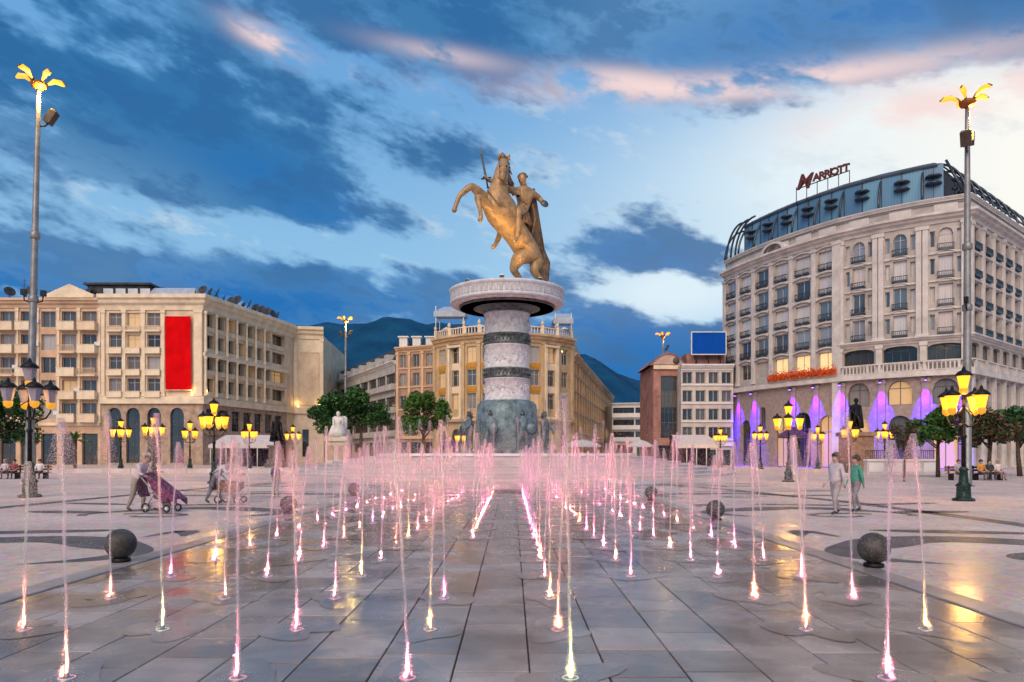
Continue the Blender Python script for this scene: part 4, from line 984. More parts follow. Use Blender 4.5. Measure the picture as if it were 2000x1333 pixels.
d.poly([(q[0], -3.3, q[1]) for q in pr2]); d.build('gable_panel', mat('gable_pink', (.52, .36, .30), .8, .1, 1), bk)
d = MB(); d.lathe([(.45, 0), (.45, .06), (0, .06)], 16); o = d.build('round_window', M_frame_d, bk, (1.0, -3.3, 14.0)); o.rotation_euler = (R(90), 0, 0)
band(bk, [A, B], 12.9, 13.4, .3, M_cream2, 'eaves_band')
body(bk, [A, B, (B[0], Yb+10), (A[0], Yb+10)], 0, 13.4, M_brick, (0,), M_roofd)
wb = block('white_block', 'cream block with paired windows under the blue billboard', (px(1330, 94), 94.0), (px(1432, 94), 94.0), 13.2, [3.6, 6.0, 8.4, 10.8], 1.5, 4, 1.3, mat('pale_render', (.60, .53, .47), .8, .12, .6), P_dark, 12, 3.0, pil=False, trim=M_whitep)
d = MB(); d.box(-2.2, 2.8, 0, 3, 13.2, 15.0); d.build('roof_house', M_brick, wb)
# blue billboard
bb = thing('billboard', 'plain blue billboard on steel posts above the cream block', 'billboard', (px(1384, 95), 95.0, 13.2))
z0, z1 = hz(692, 95)-13.2, hz(650, 95)-13.2; w = (px(1417, 95)-px(1351, 95))
d = MB(); d.box(-w/2, w/2, -.1, 0, z0, z1); d.build('panel', mat('billboard_blue', (.002, .075, .42), .7, .1, .3, spec=.08), bb)
d = MB()
for a, b, c, e in ((-w/2-.1, w/2+.1, z1, z1+.12), (-w/2-.1, w/2+.1, z0-.12, z0)): d.box(a, b, -.14, .04, c, e)
for q in (-w/2-.1, w/2-.02): d.box(q, q+.12, -.14, .04, z0, z1)
d.build('frame', M_whitep, bb)
d = MB()
for q in (-1.6, 0, 1.6): d.tube([(q, .15, 0), (q, .15, z1)], .09, 8); d.tube([(q, 1.6, 0), (q, .15, z0+1)], .06, 6)
d.build('posts', M_roofd, bb)
# ------------------------------------------------------------------ big hotel on the right
M_hot = mat('hotel_stone', (.49, .435, .40), .75, .16, .5, .25, 10)
M_hot2 = mat('hotel_trim', (.63, .575, .54), .7, .12, .8, .15, 16)
M_hotlow = mat('hotel_rustic', (.40, .32, .28), .8, .28, 2.2, .9, 5, col2=(.26, .20, .175))
M_steel = mat('dark_steel', (.07, .085, .105), .35, .2, 1, metal=.6)
M_glassr = glass_pane('roof_glass', [(.14, .30, .46), (.20, .40, .56), (.11, .24, .40)], .3)  # blue of the reflected sky is painted into the pane colours
for n_ in M_glassr.node_tree.nodes:
    if n_.type == 'BSDF_PRINCIPLED': n_.inputs['Coat Weight'].default_value = .12; n_.inputs['Specular IOR Level'].default_value = .4
def arc_pts(p0, p1, p2, n):
    out = []
    for k in range(n+1):
        t = k/n; out.append(((1-t)**2*p0[0]+2*t*(1-t)*p1[0]+t*t*p2[0], (1-t)**2*p0[1]+2*t*(1-t)*p1[1]+t*t*p2[1]))
    return out
L0, LP, C1, CC = (28.8, 97.0), (36.2, 79.2), (45.7, 71.5), (40.0, 74.3)
left_pts = arc_pts(L0, (30.9, 87.0), LP, 6)
cen_pts = arc_pts(LP, CC, C1, 3)
rd = Vector((15.5, 13.2)).normalized()
right_pts = [C1] + [(C1[0]+rd.x*3.3*k, C1[1]+rd.y*3.3*k) for k in range(1, 9)]
ALLP = left_pts + cen_pts[1:] + right_pts[1:]
ho = thing('grand_hotel', 'large pale stone hotel with curved front, arcades and glazed barrel roof', 'building', (46, 86, 0))
BZ = 10.0; RZ = [13.9, 16.75, 19.6, 22.4]; ZT = 25.1
pan_l = lambda u_, v_: P_bright
def pediment(A, B, c, w, z, m):
    p, rz = on_wall(A, B, c, 0, ho); d = MB(); n = 8
    for k in range(n):
        a, b = -w/2+w*k/n, -w/2+w*(k+1)/n; f = lambda q: .28*(1-(2*q/w)**2)
        for (y0, z_lo, z_hi) in ((-.22, 0, .16),):
            d.poly([(a, y0, f(a)+z_lo), (b, y0, f(b)+z_lo), (b, y0, f(b)+z_hi), (a, y0, f(a)+z_hi)])
            d.poly([(a, y0, f(a)+z_hi), (b, y0, f(b)+z_hi), (b, .02, f(b)+z_hi), (a, .02, f(a)+z_hi)])
            d.poly([(a, .02, f(a)+z_lo), (b, .02, f(b)+z_lo), (b, y0, f(b)+z_lo), (a, y0, f(a)+z_lo)])
    d.build('window_hood', m, ho, (p.x, p.y, z), rz)
# left wing
for i, (A, B) in enumerate(zip(left_pts, left_pts[1:])):
    Lg = frame_of(A, B)[2]; c = Lg/2; w = min(2.1, Lg*.66); ww = []
    ops_l = [(c-.95, c+.95, .05, 5.9, .95)] if i in (1, 3, 5) else ([(c-.55, c+.55, 4.6, 7.4, .55)] if i in (0, 2) else [(c-1.1, c+1.1, .05, 6.4, 1.1)])
    rows = [(0, BZ-.5, ops_l)]; zz = BZ-.5
    for k, z in enumerate([11.05] + RZ):
        ops = [(c-w/2, c+w/2, z, z+(2.0 if k else 1.95), 0)]; rows.append((zz, z+2.3, ops)); zz = z+2.3; ww += ops
    rows.append((zz, ZT, []))
    wall(ho, A, B, [rows[0]], M_hotlow, .5, 'arcade_wall'); wall(ho, A, B, rows[1:], M_hot, .4)
    windows(ho, A, B, ww[1:], 'two', M_frame, P_bright, .4); windows(ho, A, B, ww[:1], 'two', M_frame, P_warm if i >= 3 else P_mix, .4)
    windows(ho, A, B, ops_l, 'cross', M_frame_d, P_warm2 if i in (3, 5) else P_dark, .5)
    pilaster(ho, A, B, 0.0, BZ+.4, ZT-.2, .5, .2, M_hot2)
    for z in RZ + [11.05]: pediment(A, B, c, w+.5, z+2.1, M_hot2)
    for k, z in enumerate(RZ):
        for e in (-1, 1): balcony(ho, A, B, c+e*w/4-w*.2, c+e*w/4+w*.2, z+.02, .28, .55, M_steel, False)
# centre: three bays, each an arched or square middle light with two slim side lights
for i, (A, B) in enumerate(zip(cen_pts, cen_pts[1:])):
    Lg = frame_of(A, B)[2]; c = Lg/2; ww = []; ws = []
    up = (c-1.15, c+1.15, 6.7, 9.25, 1.1); lo = (c-1.1, c+1.1, .05, 5.6, 1.1)
    wall(ho, A, B, [(0, 6.1, [lo]), (6.1, BZ-.1, [up])], M_hotlow, .5, 'arcade_wall')
    windows(ho, A, B, [up], 'cross', M_frame_d, P_warm2 if i == 1 else P_mix, .5); windows(ho, A, B, [lo], 'cross', M_frame_d, P_warm2 if i != 1 else P_dark, .5)
    lg = (c-1.6, c+1.6, 11.2, 12.85, .35)
    rows = [(BZ-.1, 13.3, [lg])]; zz = 13.3
    for k, z in enumerate(RZ):
        z = z+.2; rise = .7 if k == 3 else .0; ops = [(c-.65, c+.65, z-.1, z+1.95, rise), (c-1.4, c-.95, z+.1, z+1.7, 0), (c+.95, c+1.4, z+.1, z+1.7, 0)]
        rows.append((zz, z+2.15, ops)); zz = z+2.15; ww.append(ops[0]); ws += ops[1:]
    rows.append((zz, ZT, []))
    wall(ho, A, B, rows, M_hot, .4); windows(ho, A, B, ww, 'two', M_frame, P_bright, .4); windows(ho, A, B, ws, 'plain', M_frame, P_bright, .4); windows(ho, A, B, [lg], 'four', M_frame_d, P_dark, .9)
    for z in RZ[:3]: pediment(A, B, c, 1.9, z+2.3, M_hot2)
    for z in RZ: balcony(ho, A, B, c-.72, c+.72, z+.02, .3, .5, M_steel, False)
    for e in (0.0,): pilaster(ho, A, B, .28, 13.6, ZT-.2, .5, .28, M_hot2); pilaster(ho, A, B, Lg-.28, 13.6, ZT-.2, .5, .28, M_hot2)
    pilaster(ho, A, B, .1, 10.2, 13.1, .6, .3, M_hot2, name='loggia_pier')
pilaster(ho, left_pts[-2], left_pts[-1], frame_of(left_pts[-2], left_pts[-1])[2]-.2, .05, ZT, .95, .4, M_hot2, name='corner_pier')
pilaster(ho, cen_pts[-2], cen_pts[-1], frame_of(cen_pts[-2], cen_pts[-1])[2]-.35, 10.2, ZT, .8, .3, M_hot2, name='corner_pier')
# right face
for i, (A, B) in enumerate(zip(right_pts, right_pts[1:])):
    Lg = frame_of(A, B)[2]; c = Lg/2
    lo = [(c-1.0, c+1.0, .05, 9.2, 0)]; lg = [(c-1.15, c+1.15, 11.1, 12.9, .3)]; rows = [(0, BZ-.1, lo), (BZ-.1, 13.3, lg)]; zz = 13.3; ww = []
    for z in RZ: ops = [(c-.95, c+.95, z+.15, z+2.2, 0)]; rows.append((zz, z+2.5, ops)); zz = z+2.5; ww += ops
    rows.append((zz, ZT, []))
    wall(ho, A, B, rows, M_hot, .5); windows(ho, A, B, ww, 'two', M_frame_d, P_mix, .5); windows(ho, A, B, lo, 'cross', M_frame_d, P_dark, .5); windows(ho, A, B, lg, 'cross', M_frame_d, P_dark, .5)
    pilaster(ho, A, B, 0.3, .05, BZ-.2, .6, .3, M_hot2); pilaster(ho, A, B, .25, 13.5, ZT-.2, .45, .25, M_hot2)
    for z in RZ: balcony(ho, A, B, c-1.0, c+1.0, z+.05, .35, .5, M_steel, False)
for z in RZ[1:]: band(ho, ALLP, z-.5, z-.3, .14, M_hot2, 'string_course')
cornice(ho, ALLP, ZT-.1, 1.0, .9, M_hot2); band(ho, ALLP, BZ-.45, BZ+.1, .55, M_hot2, 'terrace_slab')
CR = cen_pts + right_pts[1:]
cornice(ho, CR, 13.05, .6, .55, M_hot2, 'loggia_cornice'); balustrade(ho, CR, BZ+.12, 1.0, M_hot2, .36, .42, .13)
band(ho, ALLP, ZT+.9, 27.3, -.15, M_hot, 'attic', .6); cornice(ho, ALLP, 27.2, .4, .25, M_hot2, 'attic_coping')
for A, B in list(zip(cen_pts, cen_pts[1:])) + list(zip(left_pts[3:], left_pts[4:])) + list(zip(right_pts, right_pts[1:])):
    p, rz = on_wall(A, B, frame_of(A, B)[2]/2, -.15, ho); d = MB(); d.box(-1.05, 1.05, -.1, .02, .2, .95); d.build('attic_panel', M_hot2, ho, (p.x, p.y, ZT+.95), rz)
p, rz = on_wall(left_pts[3], left_pts[4], .8, .2, ho); d = MB(); n = 12
for k in range(n):
    a0, a1 = math.pi*k/n, math.pi*(k+1)/n; f = lambda a, r: (r*1.9*math.cos(a), r*1.15*math.sin(a))
    for y0 in (-.5,):
        q = [f(a0, 1), f(a1, 1), f(a1, .78), f(a0, .78)]; d.poly([(x_, y0, z_) for x_, z_ in q]); d.poly([(q[0][0], y0, q[0][1]), (q[0][0], .3, q[0][1]), (q[1][0], .3, q[1][1]), (q[1][0], y0, q[1][1])])
d.box(-1.5, 1.5, -.3, .3, 0, .1); d.build('segmental_pediment', M_hot2, ho, (p.x, p.y, ZT+.9), rz)
body(ho, ALLP + [(62, 108), (36, 112)], 0, ZT, M_hot, tuple(range(len(ALLP)-1)), M_roofl, 27.0)
# glazed roof: glass wall set back, steel ribs curving up and over
def offset_poly(P, o):
    res = []
    for k in range(len(P)):
        ds = []
        if k > 0: ds.append(Vector((P[k][0]-P[k-1][0], P[k][1]-P[k-1][1])).normalized())
        if k < len(P)-1: ds.append(Vector((P[k+1][0]-P[k][0], P[k+1][1]-P[k][1])).normalized())
        nv = sum((Vector((q.y, -q.x)) for q in ds), Vector((0, 0))).normalized(); nv = nv / max(.4, nv.dot(Vector((ds[0].y, -ds[0].x))))
        res.append((P[k][0]+nv.x*o, P[k][1]+nv.y*o))
    return res
_t = .82; QC = ((1-_t)**2*LP[0]+2*_t*(1-_t)*CC[0]+_t*_t*C1[0], (1-_t)**2*LP[1]+2*_t*(1-_t)*CC[1]+_t*_t*C1[1])
GP = left_pts[1:] + cen_pts[1:3] + [QC]
g0 = offset_poly(GP, -1.0); b = ho.location
for A, B in zip(g0, g0[1:]):
    Lg = frame_of(A, B)[2]; n = 2
    for k in range(n):
        p, rz = on_wall(A, B, Lg*(k+.5)/n, 0, ho); w = Lg/n
        d = MB(); d.poly([(-w/2+.04, 0, .1), (w/2-.04, 0, .1), (w/2-.04, 0, 3.95), (-w/2+.04, 0, 3.95)]); d.build('roof_glass', M_glassr, ho, (p.x, p.y, 27.4), rz)
        d = MB(); d.box(-w/2-.04, -w/2+.04, -.06, .08, .0, 4.2); d.build('mullion', M_steel, ho, (p.x, p.y, 27.4), rz)
    p, rz = on_wall(A, B, Lg/2, .1, ho)
    for dz in (2.0, 2.75):   # lens-shaped steel brackets in pairs
        d = MB(); d.M = Matrix.Scale(.26, 4, (0, 0, 1)); d.ball((0, 0, 0), .8, 12, 6); d.M = None; d.build('lens_bracket', M_steel, ho, (p.x, p.y, 27.4+dz), rz)
QR = (QC[0]+rd.x*27-rd.y*1.2, QC[1]+rd.y*27+rd.x*1.2)
GP2 = left_pts + cen_pts[1:3] + [QC]
GP3 = GP2 + [QR]
rib_top = offset_poly(GP2, -.75)
# upper shell: quarter vault
d = MB(); prof = []
for k in range(7): a = math.pi/2*k/6; prof.append((.15 - 3.6*(1-math.cos(a)), 31.3 + .8*math.sin(a)))
for k in range(6, -1, -1): a = math.pi/2*k/6; prof.append((.05 - 3.6*(1-math.cos(a)), 31.15 + .8*math.sin(a)))
sweep(d, offset_poly(GP3[1:], -.9), prof, base=b); d.build('roof_shell', mat('roof_metal', (.13, .15, .18), .4, .15, .6, metal=.5), ho)
d = MB(); d.poly([(q[0]-b.x, q[1]-b.y, 32.0) for q in offset_poly(GP3[1:], -4.2)] + [(52-b.x, 104-b.y, 32.0), (40-b.x, 100-b.y, 32.0)]); d.build('upper_roof', M_roofd, ho)
def rib(pts, r=.1): d = MB(); d.tube([(q[0]-b.x, q[1]-b.y, q[2]) for q in pts], r, 6); d.build('roof_rib', M_steel, ho)
def arch_rib(p, inward, h=4.6, out=.0, dep=4.0):
    pts = []
    for k in range(11):
        a = math.pi/2*k/10; pts.append((p[0]+inward[0]*dep*(1-math.cos(a)), p[1]+inward[1]*dep*(1-math.cos(a)), 27.5 + h*math.sin(a)))
    rib(pts, .13)
for A, B in zip(GP2, GP2[1:]):
    dv_ = Vector((B[0]-A[0], B[1]-A[1])).normalized(); arch_rib(A, (-dv_.y, dv_.x), 4.4, 0, 3.2)
# open ribs at the left end and along the right return
for k in range(3):
    q = left_pts[0]; dv_ = Vector((left_pts[1][0]-q[0], left_pts[1][1]-q[1])).normalized()
    s_ = (q[0]+dv_.x*(.4+1.1*k), q[1]+dv_.y*(.4+1.1*k)); arch_rib(s_, (dv_.x*.8-dv_.y*.2, dv_.y*.8+dv_.x*.2), 4.4, 0, 3.4+k*.4)
nv = (-rd.y, rd.x)
for k in range(9):
    q = (C1[0]+rd.x*(.6+2.9*k), C1[1]+rd.y*(.6+2.9*k)); arch_rib((q[0]+nv[0]*.5, q[1]+nv[1]*.5), nv, 4.1, 0, 3.0)
for off, zz_ in ((.75, 28.9), (1.6, 30.4), (2.9, 31.5)): rib([(C1[0]+rd.x*t+nv[0]*off, C1[1]+rd.y*t+nv[1]*off, zz_) for t in (.6, 6, 12, 18, 24)], .09)
rib([(C1[0]+rd.x*.6+nv[0]*.5, C1[1]+rd.y*.6+nv[1]*.5, 27.5), (QC[0]+.6, QC[1]+.6, 31.6)], .14)
for k in range(8): rib([(C1[0]+rd.x*(.6+2.9*k)+nv[0]*.75, C1[1]+rd.y*(.6+2.9*k)+nv[1]*.75, 28.9), (C1[0]+rd.x*(3.5+2.9*k)+nv[0]*2.9, C1[1]+rd.y*(3.5+2.9*k)+nv[1]*2.9, 31.5)], .06)
for k in range(4):
    p_ = (C1[0]+rd.x*(.8+1.7*k)+nv[0]*1.6, C1[1]+rd.y*(.8+1.7*k)+nv[1]*1.6); d = MB(); d.tube([(0, 0, 0), (0, 0, 3.2)], .09, 6); d.ball((0, 0, 1.3), .35, 8, 5, .6); d.ball((0, 0, 2.2), .35, 8, 5, .6); d.build('roof_column', M_steel, ho, (p_[0]-b.x, p_[1]-b.y, 27.4))
# orange flower boxes along the left terrace
for i in (3, 4, 5):
    A, B = left_pts[i], left_pts[i+1]; Lg = frame_of(A, B)[2]; p, rz = on_wall(A, B, Lg/2, .42, ho)
    fl = thing('flower_box', 'trough of orange flowers on the hotel terrace, %s from the corner pier' % ORD[5-i], 'planter', (p.x+b.x, p.y+b.y, BZ+.1), rz, 'orange flower troughs on the hotel terrace')
    d = MB(); d.box(-Lg/2+.08, Lg/2-.08, -.22, .22, 0, .4); d.build('trough', M_hotlow, fl)
    d = MB(); r_ = random.Random(i)
    for k in range(900):
        q = Vector((r_.uniform(-Lg/2+.05, Lg/2-.05), r_.uniform(-.42, .25), .25+abs(r_.gauss(0, .42)))); s_ = r_.uniform(.05, .11)
        u_ = Vector((r_.uniform(-1, 1), r_.uniform(-1, 1), r_.uniform(-.4, 1))).normalized(); v_ = u_.orthogonal().normalized(); d.mi = 0 if r_.random() < .9 else 1
        d.poly([q+u_*s_, q+v_*s_, q-u_*s_, q-v_*s_])
    tag(d.build('flowers', [mat('flower_orange', (.85, .10, .008), .7, .1, 3), mat('flower_leaf', (.07, .16, .03), .7)], fl), kind='stuff')
# roof sign: one raised letter at a time, following the roof edge
sg = thing('roof_sign', 'dark red lettering standing on the hotel roof edge', 'sign', (36.2, 80.4, 32.3))
M_sign = mat('sign_letters', (.09, .012, .018), .4, .1, 3)
tA, tB = Vector((px(1556, 84.0), 84.0, hz(364, 84.0))), Vector((px(1660, 81.0), 81.0, hz(331, 81.0)))
dirv = (tB-tA); ang = math.atan2(dirv.y, dirv.x)
txt = 'MARRIOTT'; meshes = []
for k, ch in enumerate(txt):
    cu = bpy.data.curves.new('letter', 'FONT'); cu.body = ch; cu.size = 2.3 if k == 0 else 1.12; cu.extrude = .1; cu.offset = .05 if k else .08; cu.align_x = 'LEFT'
    o = bpy.data.objects.new('letter_c', cu); COL.objects.link(o); dg = bpy.context.evaluated_depsgraph_get(); me = bpy.data.meshes.new_from_object(o.evaluated_get(dg)); bpy.data.objects.remove(o)
    me.transform(Matrix.Rotation(R(90), 4, 'X'))
    if k == 0: me.transform(Matrix(((.85, 0, .30, 0), (0, 1, 0, 0), (0, 0, 1, 0), (0, 0, 0, 1))))
    x0 = min(v.co.x for v in me.vertices); x1 = max(v.co.x for v in me.vertices); me.transform(Matrix.Translation((-x0, 0, 0)))
    me.materials.clear(); me.materials.append(M_sign); me.name = 'letter'; meshes.append((me, x1-x0))
gap = (dirv.length - sum(w_ for _, w_ in meshes))/7; pos = 0
for k, (me, w_) in enumerate(meshes):
    P_ = tA + dirv*(pos/dirv.length); pos += w_ + gap
    link('letter', me, sg, P_ - sg.location + Vector((0, 0, -.4 if k == 0 else .0)), ang)
d = MB(); a_, b_ = tA - sg.location, tB - sg.location
d.tube([a_ + Vector((0, .1, -.35)), b_ + Vector((0, .1, -.1))], .06, 6); d.build('support_rail', M_steel, sg)
for k in range(6):
    q = a_ + (b_-a_)*(k/5); d = MB(); d.tube([q + Vector((0, .1, -2.2)), q + Vector((0, .1, -.1))], .05, 5); d.build('support_post', M_steel, sg)

# violet floodlights on the piers, each a fixture with its own lamp
M_violet = emit('violet_lens', (.20, .05, 1.0), 25)
def floodlight(A, B, u, z, power, which):
    p, rz = on_wall(A, B, u, .75, ho); f = thing('pier_floodlight', 'small violet floodlight under the hotel terrace, ' + which, 'floodlight', (p.x+b.x, p.y+b.y, z), rz, 'violet floodlights on the hotel piers')
    d = MB(); d.box(-.13, .13, -.13, .13, 0, .3); d.box(-.04, .04, .1, .85, .12, .2); d.build('housing', M_steel, f)
    d = MB(); d.box(-.1, .1, -.1, .1, -.02, 0); d.build('lens', M_violet, f)
    ld = bpy.data.lights.get('violet_%d' % power) or bpy.data.lights.new('violet_%d' % power, 'SPOT')
    ld.energy = power; ld.color = (.045, .0, 1.0); ld.spot_size = R(46); ld.spot_blend = 1.0; ld.shadow_soft_size = .08
    o = link('flood_lamp', ld, f, (0, 0, -.05)); o.rotation_euler = (R(12), 0, 0)
FL = [(cen_pts[0], cen_pts[1], .1, 'at the tall corner pier'), (cen_pts[1], cen_pts[2], .05, 'between the first and second big arches'), (cen_pts[2], cen_pts[3], .05, 'between the second and third big arches'), (cen_pts[2], cen_pts[3], 3.9, 'at the right corner of the front')]
FL += [(left_pts[5], left_pts[6], .1, 'left of the tall corner pier'), (left_pts[4], left_pts[5], .1, 'behind the purple parasol'), (left_pts[2], left_pts[3], .2, 'third from the far left end'), (left_pts[1], left_pts[2], .1, 'second from the far left end'), (left_pts[0], left_pts[1], .3, 'nearest the far left end')]
for k, (A, B, u, wl) in enumerate(FL):
    pilaster(ho, A, B, max(u, .3), .05, 9.4, .7, .18, M_hotlow, name='arcade_pier'); floodlight(A, B, max(u, .3), 9.1, 30000, wl)
# dark bronze statue on a terrace in front of the hotel
# ------------------------------------------------------------------ lamps
M_iron = mat('cast_iron_green', (.025, .055, .045), .45, .3, 4, .2, 20, metal=.4)
M_ironk = mat('cast_iron_black', (.02, .02, .022), .45, .3, 4, metal=.4)
M_lan = emit('lantern_glass', (1.0, .33, .012), 2.7, (.25, .14, .02))
M_lan2 = emit('lantern_bowl', (1.0, .42, .02), .8, (.2, .1, .02))
def lamp_proto():
    t = thing('street_lamp', '', 'street lamp', (0, 0, 0), 0, 'ornate yellow lantern lamps round the square')
    d = MB(); d.lathe([(.36, 0), (.36, .08), (.24, .12), (.22, .5), (.27, .55), (.16, .65), (.13, 1.05), (.17, 1.1), (.1, 1.2), (.001, 1.2)], 14); d.build('base', M_iron, t)
    d = MB(); d.lathe([(.075, 1.1), (.07, 2.2), (.1, 2.24), (.1, 2.32), (.06, 2.36), (.05, 3.55), (.09, 3.6), (.06, 3.7), (.04, 3.95)], 10); d.build('pole', M_ironk, t)
    arm, lan, cap, bowl = MB(), MB(), MB(), MB()
    arm.tube([(0, 0, 2.75), (.22, 0, 2.62), (.48, 0, 2.72), (.62, 0, 2.95), (.62, 0, 3.1)], [.035, .03, .03, .03, .025], 6); arm.tube([(.05, 0, 3.3), (.25, 0, 3.15), (.42, 0, 2.9)], [.02, .018, .012], 5)
    lan.lathe([(.13, 3.26), (.235, 3.72), (.001, 3.72)], 6, (.62, 0), smooth=False)
    bowl.lathe([(.02, 3.02), (.13, 3.1), (.15, 3.22), (.14, 3.26), (.001, 3.26)], 8, (.62, 0))
    cap.lathe([(.28, 3.7), (.29, 3.75), (.18, 3.86), (.07, 3.92), (.05, 4.0), (.02, 4.04), (.001, 4.08)], 8, (.62, 0))
    ma, ml, mc, mbw = arm.mesh('arm', M_ironk), lan.mesh('lantern', M_lan), cap.mesh('cap', M_ironk), bowl.mesh('bowl', M_lan2)
    for k in range(4):
        rz = math.pi/4 + k*math.pi/2 - .35
        link('arm', ma, t, (0, 0, 0), rz); l_ = link('lantern', ml, t, (0, 0, 0), rz); link('cap', mc, l_); link('bowl', mbw, l_)
    for me, n_ in ((ml, 'lantern'),):
        l_ = link('lantern', me, t, (-.62, 0, .72)); link('cap', mc, l_)
        link('bowl', mbw, l_)
    point_light('street_lamp_light', t, (0, 0, 3.35), (1, .55, .14), 240, .35)
    return t
lamp0 = lamp_proto()
LAMPS = [(1882, 25.4, 1.0, 'nearest ornate lamp with glowing yellow lanterns beside the right mast'), (58, 27.5, 1.12, 'ornate lantern lamp in front of the tall left mast'),
 (1540, 42, 1.0, 'yellow lantern lamp before the hotel by the purple parasol'), (418, 40, 1.0, 'yellow lantern lamp before the corner of the cream building'),
 (236, 62, 1.0, 'small lantern lamp before the first arch of the cream building'), (300, 56, 1.0, 'small lantern lamp under the bay beside the red banner'), (371, 66, 1.0, 'small lantern lamp below the red banner'),
 (487, 68, 1.0, 'lantern lamp over the left cafe awning'), (572, 76, 1.0, 'lantern lamp by the plain end pavilion of the cream building'), (900, 84.5, 1.0, 'lantern lamp left of the monument near the round building'),
 (1407, 84, 1.0, 'lantern lamp at the left end of the hotel'), (1485, 75, 1.0, 'lantern lamp before the narrow violet arches of the hotel'), (1597, 77, 1.0, 'lantern lamp right of the purple parasol'), (1660, 62, 1.0, 'lantern lamp before the dark statue at the hotel'), (1728, 68, 1.0, 'lantern lamp behind the thin dark tree')]
for k, (x, Y, s, lb) in enumerate(LAMPS):
    o = lamp0 if k == 0 else copy_tree(lamp0)
    if k == 1:   # this lamp is not switched on: only its bowls glow
        for ch in [c for c in o.children if c.name.startswith('lantern')]: ch.data = ch.data.copy(); ch.data.materials[0] = mat('lantern_off', (.36, .30, .36), .3, .1, 3)
        for ch in [c for c in o.children if c.type == 'LIGHT']: ch.data = ch.data.copy(); ch.data.energy = 40
    o.location = (px(x, Y), Y, 0); o.scale = (s, s, s); o['label'] = lb; o.rotation_euler = (0, 0, .37*k)

M_pole = mat('galvanised_pole', (.30, .29, .28), .45, .15, 2, .1, 10, metal=.5)
M_arm = mat('lamp_arm', (.20, .15, .04), .5, .2, 2, metal=.3)
M_blade_l = emit('lamp_blade', (1.0, .42, .03), 1.5, (.25, .14, .02))
M_box = mat('floodlight_box', (.08, .065, .055), .5, .2, 3)
def mast(x, Y, H, lb, lean=0.0, rz=0.0, lit=True, flood=((1, .0), (-1, .4)), power=2600):
    t = thing('light_mast', lb, 'light mast', (px(x, Y), Y, 0), 0, 'tall light masts on the square'); t.rotation_euler = (0, lean, rz)
    d = MB(); d.lathe([(.34, 0), (.34, .05), (.22, .06), (.22, .9), (.2, .95), (.17, H*.5), (.12, H-1.4), (.1, H), (.001, H)], 12); d.build('pole', M_pole, t)
    for z in (H*.22, H*.46, H*.62):
        d = MB(); d.lathe([(.2, 0), (.24, .05), (.24, .3), (.2, .35), (.001, .35)], 10); d.build('collar', M_pole, t, (0, 0, z))
    for e in (-1, 1):
        d = MB(); d.tube([(e*.15, 0, 0), (e*.42, 0, .08), (e*.46, 0, .4)], .035, 6); d.cbox(e*.46, 0, .5, .24, .2, .3); d.build('camera_bracket', M_ironk, t, (0, 0, H*.46))
    d = MB(); d.lathe([(.14, 0), (.34, .12), (.4, .3), (.22, .42), (.001, .45)], 12); d.build('hub', mat('hub_orange', (.30, .10, .02), .5, .2, 3), t, (0, 0, H-.1))
    a_, l_ = MB(), MB()
    P_ = [(.25, 0, .15), (.5, 0, .5), (.85, 0, .78), (1.2, 0, .78), (1.45, 0, .6)]
    a_.tube(P_, [.07, .07, .06, .06, .04], 6)
    l_.tube([(.45, 0, .36), (.8, 0, .66), (1.15, 0, .68), (1.36, 0, .55)], [.05, .16, .17, .06], 8)
    ma, ml = a_.mesh('arm', M_arm), l_.mesh('lamp', M_blade_l)
    for k in range(5):
        q = link('arm', ma, t, (0, 0, H), .5 + 2*math.pi*k/5); q.scale = (.84, .84, .84); link('lamp', ml, q)
    for e, tilt in flood:
        d = MB(); d.tube([(0, 0, 0), (e*.35, 0, .05), (e*.5, 0, .25)], .05, 6); d.M = Matrix.Translation((e*.62, 0, .55)) @ Matrix.Rotation(e*R(28), 4, 'Y'); d.bevbox(-.17, .17, -.24, .24, -.38, .38, .06); d.M = None
        d.build('floodlight', M_box, t, (0, 0, H-2.0-tilt))
    point_light('mast_light_%d' % power, t, (.35, -.3, H-.35), (1, .66, .18), power*.25, .12)
    return t
mast(56, 37, 20.6, 'tall mast with glowing star lamp at the left edge of the square', R(1.3), .2, True, ((1, .0),))
mast(1889, 36.5, 19.4, 'tall mast with star lamp in front of the hotel', R(.3), .9)
mast(675, 97, 19.4, 'distant lit mast beside the white statue', 0, .4, True, ((1, 0), (-1, .2)))
mast(1295, 105, 18.6, 'distant slim mast before the red brick house', 0, .1, True, ((1, 0),), 300)

